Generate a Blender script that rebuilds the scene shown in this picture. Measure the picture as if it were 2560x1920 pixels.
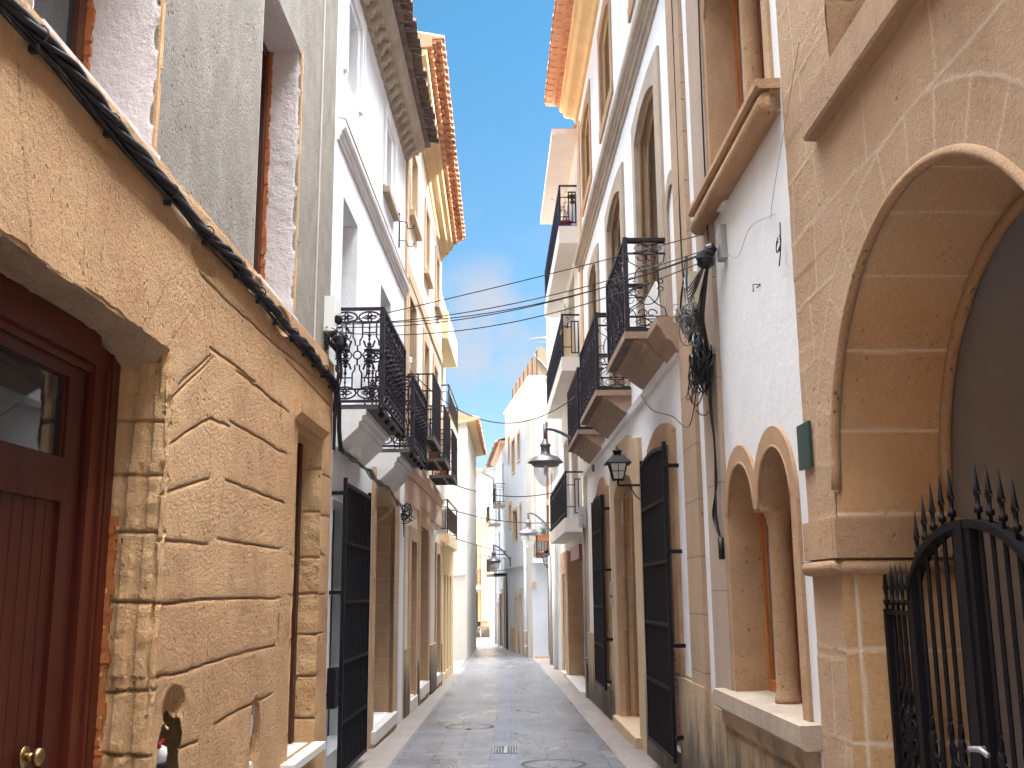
import bpy, math, random
import numpy as np
from mathutils import Vector, Matrix
from mathutils.geometry import tessellate_polygon
for o in list(bpy.data.objects): bpy.data.objects.remove(o)
SC=bpy.context.scene; COL=SC.collection
random.seed(7); RNG=np.random.default_rng(7); pi=math.pi; R_=math.radians
# ---------------- camera
F=2600.; TH=math.atan(518/F); RO=0.008
cam=bpy.data.cameras.new('camera'); co=bpy.data.objects.new('camera',cam); COL.objects.link(co)
cam.sensor_width=36; cam.lens=36*F/2560; cam.clip_start=.05; cam.clip_end=3000
up0=Vector((0,-math.sin(TH),math.cos(TH))); r0=Vector((1,0,0)); fw=Vector((0,math.cos(TH),math.sin(TH)))
rr=r0*math.cos(RO)-up0*math.sin(RO); uu=up0*math.cos(RO)+r0*math.sin(RO)
M=Matrix((rr,uu,-fw)).transposed().to_4x4(); M.translation=(0,0,1.6); co.matrix_world=M; SC.camera=co
# ---------------- sky, sun, exposure
SUN_EL,SUN_AZ=R_(33),R_(84)   # azimuth clockwise from +Y (behind on the right)
w=bpy.data.worlds.new("World"); SC.world=w; w.use_nodes=True; nt=w.node_tree; nt.nodes.clear()
N=lambda t:nt.nodes.new(t)
out=N('ShaderNodeOutputWorld'); bg=N('ShaderNodeBackground'); sky=N('ShaderNodeTexSky'); sky.sky_type='NISHITA'
sky.sun_disc=False; sky.sun_elevation=SUN_EL; sky.sun_rotation=SUN_AZ; sky.air_density=1.0; sky.dust_density=.6; sky.ozone_density=1.6
tc=N('ShaderNodeTexCoord'); mp=N('ShaderNodeMapping'); mp.inputs['Scale'].default_value=(2.2,2.2,4.2); mp.inputs['Location'].default_value=(3.1,.4,1.3)
nz=N('ShaderNodeTexNoise'); nz.inputs['Scale'].default_value=2.3; nz.inputs['Detail'].default_value=7; nz.inputs['Roughness'].default_value=.55
cr=N('ShaderNodeValToRGB'); cr.color_ramp.elements[0].position=.5; cr.color_ramp.elements[1].position=.74
sep=N('ShaderNodeSeparateXYZ'); mr=N('ShaderNodeMapRange'); mr.inputs[1].default_value=.42; mr.inputs[2].default_value=.2
mul=N('ShaderNodeMath'); mul.operation='MULTIPLY'; mix=N('ShaderNodeMixRGB'); mix.inputs[2].default_value=(.38,.40,.45,1)
L_=nt.links.new
L_(tc.outputs['Generated'],mp.inputs[0]); L_(mp.outputs[0],nz.inputs[0]); L_(nz.outputs[0],cr.inputs[0]); L_(tc.outputs['Generated'],sep.inputs[0]); L_(sep.outputs[2],mr.inputs[0])
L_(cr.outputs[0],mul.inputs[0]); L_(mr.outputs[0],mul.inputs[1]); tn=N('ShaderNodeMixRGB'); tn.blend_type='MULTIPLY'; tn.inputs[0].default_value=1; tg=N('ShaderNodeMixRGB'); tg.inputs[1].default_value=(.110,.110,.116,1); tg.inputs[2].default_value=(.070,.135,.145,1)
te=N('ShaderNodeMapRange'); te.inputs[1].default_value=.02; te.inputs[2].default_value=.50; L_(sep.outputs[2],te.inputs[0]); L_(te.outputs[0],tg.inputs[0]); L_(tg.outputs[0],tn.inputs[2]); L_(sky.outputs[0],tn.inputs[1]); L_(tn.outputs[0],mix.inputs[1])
cd=N('ShaderNodeVectorMath'); cd.operation='DOT_PRODUCT'; cd.inputs[1].default_value=(-.022,.968,.248); L_(tc.outputs['Generated'],cd.inputs[0]); cm=N('ShaderNodeMapRange'); cm.interpolation_type='SMOOTHSTEP'; cm.inputs[1].default_value=.9962; cm.inputs[2].default_value=.9999; L_(cd.outputs['Value'],cm.inputs[0])
cn=N('ShaderNodeTexNoise'); cn.inputs['Scale'].default_value=16; cn.inputs['Detail'].default_value=6; L_(tc.outputs['Generated'],cn.inputs[0]); cq=N('ShaderNodeMapRange'); cq.interpolation_type='SMOOTHSTEP'; cq.inputs[1].default_value=.36; cq.inputs[2].default_value=.62; L_(cn.outputs[0],cq.inputs[0]); cx_=N('ShaderNodeMath'); cx_.operation='MULTIPLY'; L_(cm.outputs[0],cx_.inputs[0]); L_(cq.outputs[0],cx_.inputs[1]); ca=N('ShaderNodeMath'); ca.operation='MAXIMUM'; L_(mul.outputs[0],ca.inputs[0]); L_(cx_.outputs[0],ca.inputs[1]); L_(ca.outputs[0],mix.inputs[0]); L_(mix.outputs[0],bg.inputs[0])
# unseen bright veil added overhead to light the street walls, clear blue ahead
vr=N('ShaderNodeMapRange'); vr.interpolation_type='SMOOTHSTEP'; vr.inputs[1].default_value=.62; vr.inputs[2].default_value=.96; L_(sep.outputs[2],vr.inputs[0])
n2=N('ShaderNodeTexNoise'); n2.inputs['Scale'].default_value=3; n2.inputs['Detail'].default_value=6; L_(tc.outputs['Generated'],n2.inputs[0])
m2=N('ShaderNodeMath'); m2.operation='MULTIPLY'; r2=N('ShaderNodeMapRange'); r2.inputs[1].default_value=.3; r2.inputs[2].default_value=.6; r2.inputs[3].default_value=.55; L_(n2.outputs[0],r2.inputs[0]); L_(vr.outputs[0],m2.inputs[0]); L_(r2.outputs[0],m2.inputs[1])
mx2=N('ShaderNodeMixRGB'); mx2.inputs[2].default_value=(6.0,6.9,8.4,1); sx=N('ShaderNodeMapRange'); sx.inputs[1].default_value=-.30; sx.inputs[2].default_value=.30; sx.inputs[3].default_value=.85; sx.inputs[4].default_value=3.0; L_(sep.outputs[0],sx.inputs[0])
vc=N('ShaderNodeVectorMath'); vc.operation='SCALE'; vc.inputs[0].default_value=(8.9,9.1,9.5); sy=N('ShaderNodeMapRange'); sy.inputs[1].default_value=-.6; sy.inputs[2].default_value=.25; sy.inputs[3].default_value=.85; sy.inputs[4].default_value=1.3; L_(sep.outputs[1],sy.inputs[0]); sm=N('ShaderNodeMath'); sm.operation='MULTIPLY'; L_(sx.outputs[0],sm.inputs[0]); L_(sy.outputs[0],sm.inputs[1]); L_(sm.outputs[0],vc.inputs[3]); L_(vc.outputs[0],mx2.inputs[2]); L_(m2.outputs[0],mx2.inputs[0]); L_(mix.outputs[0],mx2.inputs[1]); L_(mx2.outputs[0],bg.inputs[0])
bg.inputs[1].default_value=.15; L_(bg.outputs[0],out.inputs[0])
sl=bpy.data.lights.new('sun','SUN'); sl.energy=2; sl.angle=R_(.5); sl.color=(1,.93,.82); so=bpy.data.objects.new('sun',sl); COL.objects.link(so)
sd=Vector((math.sin(SUN_AZ)*math.cos(SUN_EL),math.cos(SUN_AZ)*math.cos(SUN_EL),math.sin(SUN_EL)))
so.rotation_euler=sd.to_track_quat('Z','Y').to_euler(); so.location=(20,-30,40)
vs=SC.view_settings; vs.view_transform='Standard'; vs.look='None'; vs.exposure=3.6; vs.gamma=1
SC.render.engine='CYCLES'
try: SC.cycles.max_bounces=10; SC.cycles.diffuse_bounces=8; SC.cycles.glossy_bounces=4; SC.cycles.transmission_bounces=6; SC.cycles.sample_clamp_indirect=8
except Exception: pass

# ---------------- materials
class Mat:
    def __init__(s,name):
        s.m=bpy.data.materials.new(name); s.m.use_nodes=True; s.t=s.m.node_tree; s.b=s.t.nodes['Principled BSDF']
        s.g=s.t.nodes.new('ShaderNodeNewGeometry').outputs['Position']; s.h=None
    def n(s,t,**k):
        q=s.t.nodes.new(t)
        for a,v in k.items(): setattr(q,a,v)
        return q
    def l(s,a,b): s.t.links.new(a,b)
    def pos(s,sc=(1,1,1),loc=(0,0,0)):
        q=s.n('ShaderNodeMapping'); q.inputs['Scale'].default_value=sc; q.inputs['Location'].default_value=loc; s.l(s.g,q.inputs[0]); return q.outputs[0]
    def noise(s,scale,sc=(1,1,1),detail=5,rough=.6,loc=(0,0,0)):
        q=s.n('ShaderNodeTexNoise'); q.inputs['Scale'].default_value=scale; q.inputs['Detail'].default_value=detail; q.inputs['Roughness'].default_value=rough
        s.l(s.pos(sc,loc),q.inputs[0]); return q.outputs[0]
    def ramp(s,v,a,b,c0=(0,0,0,1),c1=(1,1,1,1)):
        q=s.n('ShaderNodeValToRGB'); e=q.color_ramp.elements; e[0].position=a; e[1].position=b; e[0].color=c0; e[1].color=c1; s.l(v,q.inputs[0]); return q.outputs[0]
    def mix(s,f,a,b):
        q=s.n('ShaderNodeMixRGB')
        for i,v in enumerate((f,a,b)):
            if hasattr(v,'is_linked') : s.l(v,q.inputs[i])
            else: q.inputs[i].default_value=v if i==0 else (*v,1)[:4]
        return q.outputs[0]
    def math(s,op,a,b=0.):
        q=s.n('ShaderNodeMath',operation=op)
        for i,v in enumerate((a,b)):
            if hasattr(v,'is_linked'): s.l(v,q.inputs[i])
            else: q.inputs[i].default_value=v
        return q.outputs[0]
    def bump(s,hts,dist=.01,strength=1.):
        h=None
        for v,k in hts:
            x=s.math('MULTIPLY',v,k); h=x if h is None else s.math('ADD',h,x)
        q=s.n('ShaderNodeBump'); q.inputs['Strength'].default_value=strength; q.inputs['Distance'].default_value=dist; s.l(h,q.inputs['Height']); s.l(q.outputs[0],s.b.inputs['Normal'])
    def sp(s,v): s.b.inputs['Specular IOR Level'].default_value=v; return s
    def col(s,c): s.l(c,s.b.inputs['Base Color']) if hasattr(c,'is_linked') else setattr(s.b.inputs['Base Color'],'default_value',(*c,1)); return s
    def r(s,v): s.b.inputs['Roughness'].default_value=v; return s
def sc_(c,k): return tuple(min(1,x*k) for x in c)
def stucco(name,c,c2=None,streak=.5,stain=None,bmp=1.,mottle=1.,floor=None):
    m=Mat(name).r(.9); c2=c2 or sc_(c,.82)
    a=m.ramp(m.noise(.9,(1,1,.6),8,.65),.35,.68); x=m.mix(m.math('MULTIPLY',a,mottle),c,c2)
    st=m.ramp(m.noise(3.5,(1,1,.09),6,.6),.5,.8); x=m.mix(m.math('MULTIPLY',st,streak*.6),x,stain or sc_(c,.62))
    sp=m.ramp(m.noise(14,(1,1,.5),8,.7,(4,2,1)),.62,.78); x=m.mix(m.math('MULTIPLY',sp,.3*streak+.08),x,sc_(stain or c,.6))
    if floor:   # damp, mouldy foot of the wall: a stain with its own ragged shape
        sz=m.n('ShaderNodeSeparateXYZ'); m.l(m.g,sz.inputs[0]); hh=m.math('ADD',sz.outputs[2],m.math('MULTIPLY',sz.outputs[1],.015))
        k=m.math('ADD',m.math('MULTIPLY',m.noise(2.2,(1,1,.35),8,.7,(2,7,3)),1.9),m.math('MULTIPLY',hh,-1./floor[1])); x=m.mix(m.math('MULTIPLY',m.ramp(k,.35,.75),.9),x,floor[0])
    m.col(x); m.bump([(m.noise(26,detail=6,rough=.7),.5*bmp),(m.noise(4,detail=4),1.1*bmp),(m.noise(120,detail=3),.16*bmp)],.012); return m
def stone(name,c,c2,c3=None,bmp=1.,spk=.35,joint=None,jmix=.8,pits=1.,floor=None,blocks=None,tool=False):
    m=Mat(name).r(.88)
    x=m.mix(m.ramp(m.noise(1.1,(1,1,1),8,.62),.32,.68),c,c2)
    x=m.mix(m.math('MULTIPLY',m.ramp(m.noise(5,(1,1,.7),8,.7,(3,3,8)),.45,.75),.55),x,c3 or sc_(c2,.7))
    x=m.mix(m.math('MULTIPLY',m.ramp(m.noise(48,detail=6,rough=.8),.52,.68),spk),x,sc_(c2,.5))
    hs=[(m.noise(45,detail=8,rough=.75),1.0*bmp),(m.noise(6,detail=5),.55*bmp)]
    v=m.n('ShaderNodeTexVoronoi'); v.inputs['Scale'].default_value=22; m.l(m.pos((1,1,.6)),v.inputs[0])
    pt=m.math('MULTIPLY',m.ramp(v.outputs[0],.0,.22,(1,1,1,1),(0,0,0,1)),m.ramp(m.noise(3,loc=(9,1,1)),.5,.62)); hs.append((pt,-1.4*bmp*pits)); x=m.mix(m.math('MULTIPLY',pt,.45*pits),x,sc_(c2,.35))
    if tool:
        wv=m.n('ShaderNodeTexWave'); wv.inputs['Scale'].default_value=42; wv.inputs['Distortion'].default_value=1.5; wv.inputs['Detail'].default_value=2; wv.inputs['Detail Scale'].default_value=.5; m.l(m.pos((1,1,1.2)),wv.inputs[0]); hs.append((wv.outputs[1],.045))
    if blocks:
        bt=m.n('ShaderNodeTexBrick'); bt.inputs['Scale'].default_value=1; bt.inputs['Brick Width'].default_value=blocks[0]; bt.inputs['Row Height'].default_value=blocks[1]
        bt.inputs['Mortar Size'].default_value=.008; bt.inputs['Mortar Smooth'].default_value=.3
        bt.inputs['Color1'].default_value=(.35,.35,.35,1); bt.inputs['Color2'].default_value=(.7,.7,.7,1); bt.inputs['Mortar'].default_value=(0,0,0,1)
        cx=m.n('ShaderNodeSeparateXYZ'); m.l(m.g,cx.inputs[0]); cb=m.n('ShaderNodeCombineXYZ'); m.l(m.math('ADD',cx.outputs[0],cx.outputs[1]),cb.inputs[0]); m.l(cx.outputs[2],cb.inputs[1])
        wn=m.noise(2.5); cb2=m.n('ShaderNodeVectorMath',operation='ADD'); m.l(cb.outputs[0],cb2.inputs[0])
        cw=m.n('ShaderNodeVectorMath',operation='SCALE'); cw.inputs[3].default_value=.02; m.l(wn,cw.inputs[0]); m.l(cw.outputs[0],cb2.inputs[1]); m.l(cb2.outputs[0],bt.inputs[0])
        x=m.mix(m.math('MULTIPLY',m.ramp(bt.outputs[0],.35,.7),.3),x,c3 or sc_(c,1.15)); x=m.mix(m.math('MULTIPLY',bt.outputs['Fac'],.7),x,joint or sc_(c,.5)); hs.append((bt.outputs['Fac'],-.8))
    elif joint:
        at=m.n('ShaderNodeAttribute'); at.attribute_name='jt'; x=m.mix(m.math('MULTIPLY',at.outputs['Fac'],jmix),x,joint)
        a2=m.n('ShaderNodeAttribute'); a2.attribute_name='tint'; x=m.mix(m.math('MULTIPLY',a2.outputs['Fac'],.6),x,c3 or c)
    if floor:
        sz=m.n('ShaderNodeSeparateXYZ'); m.l(m.g,sz.inputs[0]); hh=m.math('ADD',sz.outputs[2],m.math('MULTIPLY',sz.outputs[1],.015))
        k=m.math('ADD',m.math('MULTIPLY',m.noise(2.6,(1,1,.35),9,.72,(2,7,3)),1.9),m.math('MULTIPLY',hh,-1./floor[1])); x=m.mix(m.math('MULTIPLY',m.ramp(k,.3,.72),.9),x,floor[0])
    m.col(x); m.bump(hs,.018); return m
def plain(name,c,rough=.5,metal=0.,var=.25,bmp=.0,sc=8,c2=None):
    m=Mat(name).r(rough); m.b.inputs['Metallic'].default_value=metal
    m.col(m.mix(m.math('MULTIPLY',m.ramp(m.noise(sc,detail=7,rough=.7),.35,.7),var*2.2 if not c2 else 1.),c,c2 or sc_(c,.55)))
    if bmp: m.bump([(m.noise(sc*6,detail=4),bmp)],.005)
    return m
def wood(name,c,rough=.38,axis=(18,18,.7),k=.45):
    m=Mat(name).r(rough); g=m.noise(1.6,axis,8,.65); x=m.mix(m.ramp(g,.35,.7),c,sc_(c,k)); x=m.mix(m.math('MULTIPLY',m.ramp(m.noise(.8,(1,1,.4)),.4,.7),.5),x,sc_(c,.6)); m.col(x); m.bump([(g,.35)],.004); return m
def glass(name,c=(.02,.025,.03),rough=.03):
    m=Mat(name).r(rough); m.col(c); m.b.inputs['Specular IOR Level'].default_value=.9; m.bump([(m.noise(1.5,detail=1),.25)],.01); return m
M_={}
def defm():
    W=(.80,.80,.80)
    M_['white']=stucco('white_plaster',W,(.70,.71,.73),.55,(.50,.51,.53),.8)
    M_['white_r']=stucco('white_limewash',(.80,.80,.81),(.72,.73,.77),.3,(.5,.5,.52),.6)
    M_['white_f']=stucco('dimmed_limewash',(.55,.58,.62),(.47,.51,.56),.3,(.4,.41,.43),.9)  # bluish limewash copied darker, its colour dimmed against the strong far-end light
    M_['white_b']=stucco('bluish_limewash',(.74,.76,.80),(.66,.68,.71),.35,(.5,.5,.52),.5)
    M_['white_old']=stucco('worn_white_plaster',(.76,.74,.72),(.62,.60,.58),.6,(.4,.38,.35),1.2)
    M_['cream']=stucco('cream_plaster',(.78,.71,.62),(.70,.61,.51),.35,(.48,.40,.33),.5)
    M_['peach']=stucco('peach_plaster',(.48,.34,.22),(.42,.29,.19),.25,(.4,.3,.2),.4)
    M_['cream2']=stucco('yellow_plaster',(.80,.62,.36),(.74,.56,.30),.25,(.5,.4,.25),.4)
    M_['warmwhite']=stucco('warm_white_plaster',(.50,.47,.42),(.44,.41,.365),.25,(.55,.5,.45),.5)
    M_['stain_white']=stucco('stained_white_plaster',(.80,.78,.74),(.76,.73,.68),.2,(.5,.52,.42),.5)
    M_['grey']=stone('grey_render',(.37,.33,.27),(.25,.22,.175),(.50,.45,.37),3.0,spk=.6,pits=1.2)
    M_['reveal']=stucco('skim_plaster',(.62,.56,.54),(.54,.48,.46),.6,(.36,.31,.29),2.4)
    M_['ochre']=stone('ochre_sandstone',(.63,.355,.155),(.48,.255,.105),(.68,.42,.205),2.2,spk=.75,joint=(.25,.155,.075),jmix=.7)
    M_['jamb']=stone('weathered_jamb_stone',(.78,.465,.215),(.62,.34,.14),(.80,.53,.28),2.0,spk=.4,joint=(.16,.10,.05),jmix=.7)
    M_['sand']=stone('pale_sandstone',(.49,.315,.18),(.395,.245,.14),(.54,.37,.235),1.3,spk=.5,joint=(.70,.56,.42),jmix=.75,pits=.9,tool=True)
    M_['sand2']=stone('carved_sandstone',(.54,.335,.185),(.40,.235,.125),(.58,.40,.25),1.3,spk=.55,pits=1.)
    M_['sandj']=stone('arch_soffit_stone',(.66,.40,.20),(.52,.30,.14),(.68,.46,.27),.9,joint=(.84,.72,.56),jmix=1.,pits=.6)
    M_['sandb']=stone('block_sandstone',(.54,.34,.19),(.43,.26,.14),(.58,.41,.27),.8,joint=(.60,.44,.31),pits=.5,blocks=(.9,.36))
    M_['quoin']=stone('rough_quoin_stone',(.47,.33,.22),(.38,.26,.175),(.54,.36,.22),1.5,joint=(.25,.18,.12),pits=1.3,blocks=(1.4,.47),floor=((.10,.085,.06),1.15))
    M_['quoing']=stone('greyed_quoin_stone',(.42,.33,.26),(.36,.285,.23),(.46,.33,.24),1.1,joint=(.30,.24,.19),pits=.7,blocks=(1.4,.8))
    M_['plinth']=stone('damp_plinth_stone',(.52,.375,.235),(.42,.30,.19),(.58,.42,.26),1.3,joint=(.2,.15,.1),pits=1.2,floor=((.055,.05,.035),1.25))
    M_['trim']=stone('tan_trim_stone',(.58,.41,.26),(.50,.35,.22),(.62,.47,.32),.5,pits=.3)
    M_['trimpink']=stone('pinkish_render',(.60,.42,.30),(.52,.35,.25),(.62,.48,.36),.5,pits=.2)
    M_['gold']=stone('golden_cornice_stone',(.66,.47,.24),(.56,.38,.19),(.45,.33,.20),.6,pits=.4)
    M_['darkstone']=stone('sooty_balcony_stone',(.36,.24,.165),(.27,.18,.125),(.45,.31,.21),.9,pits=.7)
    M_['mould']=stone('grey_moulding_stone',(.44,.36,.28),(.33,.26,.2),(.56,.46,.34),.6,pits=.4)
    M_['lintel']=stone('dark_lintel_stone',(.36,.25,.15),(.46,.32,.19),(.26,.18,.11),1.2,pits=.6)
    M_['door_red']=wood('mahogany_door',(.07,.012,.007)).sp(.25); M_['door_frame']=wood('mahogany_frame',(.10,.017,.009),.36).sp(.3)
    M_['brown']=wood('dark_brown_wood',(.085,.028,.014),.5).sp(.25); M_['orange_wood']=wood('orange_varnished_wood',(.58,.20,.06),.3)
    M_['shutter']=wood('faded_red_shutter',(.36,.17,.12),.6); M_['black_wood']=wood('black_shutter',(.05,.045,.05),.6)
    M_['planks']=wood('grey_balcony_boards',(.13,.115,.11),.8,(2,18,18))
    M_['iron']=plain('black_iron',(.005,.0045,.007),.6,.0,.3,.2,20).sp(.22); M_['iron2']=plain('weathered_iron',(.018,.014,.024),.55,.0,.35,.3,18).sp(.3)
    M_['rustiron']=plain('brown_black_iron',(.03,.02,.018),.45,.3,.3,.3,18,(.06,.03,.02))
    M_['cable']=plain('black_cable',(.012,.011,.015),.45).sp(.35); M_['cabgrey']=plain('grey_cable',(.16,.15,.15),.6)
    M_['plastic']=plain('white_plastic',(.72,.72,.68),.45,0,.08); M_['greyplastic']=plain('grey_plastic',(.40,.40,.41),.5,0,.12)
    M_['zinc']=plain('grey_pipe_metal',(.36,.36,.36),.5,.5,.2); M_['whitepipe']=plain('white_pipe',(.74,.74,.74),.45,0,.1)
    M_['foam']=plain('orange_foam',(.42,.13,.03),.85,0,.3,1.,30); M_['glass']=glass('dark_window_glass')
    M_['glassb']=glass('grey_window_glass',(.10,.12,.13),.08)
    M_['marble']=plain('pale_marble',(.68,.64,.60),.35,0,.1); M_['brass']=plain('aged_brass',(.30,.20,.09),.38,1.,.3)
    M_['terra']=stone('terracotta_tile',(.50,.24,.13),(.40,.165,.09),(.56,.32,.19),.6,pits=.3); M_['terra2']=stone('pale_terracotta_tile',(.60,.33,.19),(.50,.25,.14),(.66,.44,.28),.5,pits=.3)
    M_['tiledark']=stone('old_brown_tile',(.21,.145,.11),(.13,.09,.075),(.30,.21,.155),1.1,pits=.8); M_['tilered']=stone('dark_red_tile',(.33,.10,.08),(.25,.075,.065),(.4,.15,.11),.5,pits=.3)
    M_['leaf']=plain('green_leaf',(.07,.16,.03),.6,0,.4,0,14,(.03,.085,.02)); M_['leaf2']=plain('yellow_leaf',(.22,.22,.05),.6,0,.4,0,14); M_['twig']=plain('dry_twig',(.17,.10,.06),.8)
    M_['pot']=plain('terracotta_pot',(.42,.16,.08),.7); M_['potblue']=plain('blue_glazed_pot',(.02,.10,.42),.25); M_['potred']=plain('red_bowl',(.42,.06,.05),.4); M_['concpot']=plain('concrete_trough',(.36,.34,.31),.8)
    M_['metcap']=plain('lamp_metal',(.21,.19,.20),.42,.5,.15); M_['frosted']=Mat('frosted_lantern_glass').r(.4).col((.55,.54,.50))
    g=Mat('clear_lamp_bowl').r(.12); g.b.inputs['Alpha'].default_value=.22; g.col((.85,.85,.82)); M_['bowl']=g
    M_['garage']=plain('ribbed_steel_door',(.20,.20,.205),.5,.3,.2); M_['awn']=plain('dark_red_box',(.30,.07,.07),.5)
    M_['reed']=plain('reed_screen',(.20,.165,.11),.9,0,.4,.6,40,(.28,.19,.11)); M_['sign']=plain('dark_green_plaque',(.012,.045,.04),.35); M_['signw']=plain('white_tile_sign',(.72,.70,.64),.4); M_['text']=plain('black_lettering',(.02,.02,.02),.6)
    M_['blue']=plain('blue_enamel_panel',(.03,.09,.32),.3); M_['cloth']=plain('teal_cloth',(.03,.22,.32),.8); M_['conc']=stucco('painted_concrete',(.74,.71,.68),(.66,.62,.58),.4,(.45,.38,.33),.4)
    M_['concy']=stucco('yellow_painted_concrete',(.80,.66,.42),(.76,.60,.36),.15,(.5,.4,.25),.3)
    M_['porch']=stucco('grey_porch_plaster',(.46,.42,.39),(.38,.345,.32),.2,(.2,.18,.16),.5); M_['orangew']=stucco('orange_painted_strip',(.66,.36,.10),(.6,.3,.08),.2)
    M_['shutterbox']=plain('beige_roller_blind',(.62,.55,.42),.6); M_['ac']=plain('white_air_unit',(.74,.74,.72),.45,0,.06); M_['dark']=plain('dark_void',(.01,.01,.012),.7)
    M_['redvalve']=plain('red_plastic',(.5,.03,.03),.4)
    # pale gable with faint greenish growth
    m=M_['stain_white']
    # paving
    def paving(name,c,c2,bw,rh,mort,rough,shift=0,ms=.006):
        m=Mat(name); bt=m.n('ShaderNodeTexBrick'); bt.inputs['Scale'].default_value=1; bt.inputs['Brick Width'].default_value=bw; bt.inputs['Row Height'].default_value=rh; bt.inputs['Mortar Size'].default_value=ms; bt.inputs['Mortar Smooth'].default_value=.2
        bt.inputs['Color1'].default_value=(.2,.2,.2,1); bt.inputs['Color2'].default_value=(.8,.8,.8,1); bt.inputs['Mortar'].default_value=(.5,.5,.5,1); bt.offset=.43
        m.l(m.pos((1,1,1),(shift,0,0)),bt.inputs[0])
        x=m.mix(m.ramp(bt.outputs[0],.2,.8),c,c2); x=m.mix(m.math('MULTIPLY',m.ramp(m.noise(.8,detail=8,rough=.7),.35,.7),.5),x,sc_(c,.6)); x=m.mix(m.math('MULTIPLY',m.ramp(m.noise(9,(1,.5,1),detail=8,rough=.75),.5,.75),.4),x,sc_(c2,1.5))
        x=m.mix(m.math('MULTIPLY',bt.outputs['Fac'],mort[1]),x,mort[0]); m.col(x)
        rg=m.ramp(m.noise(1.3,(1,.45,1),detail=7,rough=.7,loc=(5,5,5)),.3,.7,(rough-.1,)*3+(1,),(rough+.2,)*3+(1,)); m.l(rg,m.b.inputs['Roughness'])
        m.b.inputs['Specular IOR Level'].default_value=.6; m.bump([(bt.outputs['Fac'],-1.2),(m.noise(60,detail=6),.25),(m.noise(3,detail=4),.7)],.006); return m
    M_['road']=paving('grey_street_pavers',(.105,.106,.115),(.155,.156,.166),.62,.31,((.03,.03,.03),.9),.30,0,.008)
    M_['strip']=paving('grey_gutter_slabs',(.12,.127,.15),(.145,.152,.178),.6,.9,((.03,.03,.03),.9),.34,.05,.005)
    M_['pave']=paving('pinkish_pavement_slabs',(.20,.165,.145),(.25,.205,.18),3.1,1.15,((.2,.17,.15),.5),.5,.7,.006)
    M_['groundm']=paving('beige_ground',(.36,.33,.29),(.42,.38,.34),.8,.5,((.2,.18,.16),.5),.6)
defm()
# ---------------- geometry helpers
class Fr:
    def __init__(s,P,t,n): s.P=Vector(P); s.t=Vector(t).normalized(); s.n=Vector(n).normalized()
    def __call__(s,u,d,z): return s.P+s.t*u+s.n*d+Vector((0,0,z))
ID=Fr((0,0,0),(1,0,0),(0,1,0))
LW=Fr((-1.7287,12.662,0),(.013146,.99991,0),(.99991,-.013146,0))
RW=Fr((1.5137,12.233,0),(-.020042,.99980,0),(-.99980,-.020042,0))
def zg(Y): return -.015*Y
def root(name,label,cat,loc,group=None):
    o=bpy.data.objects.new(name,None); o.empty_display_size=.2; COL.objects.link(o); o.location=loc; o['label']=label; o['category']=cat
    if group: o['group']=group
    return o
def wloc(o):
    v=Vector((0,0,0))
    while o: v+=Vector(o.location); o=o.parent
    return v
def multi(fr,boxes,name,mat,parent):
    for b in boxes: MB(fr).box(*b).build(name,mat,parent)
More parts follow.
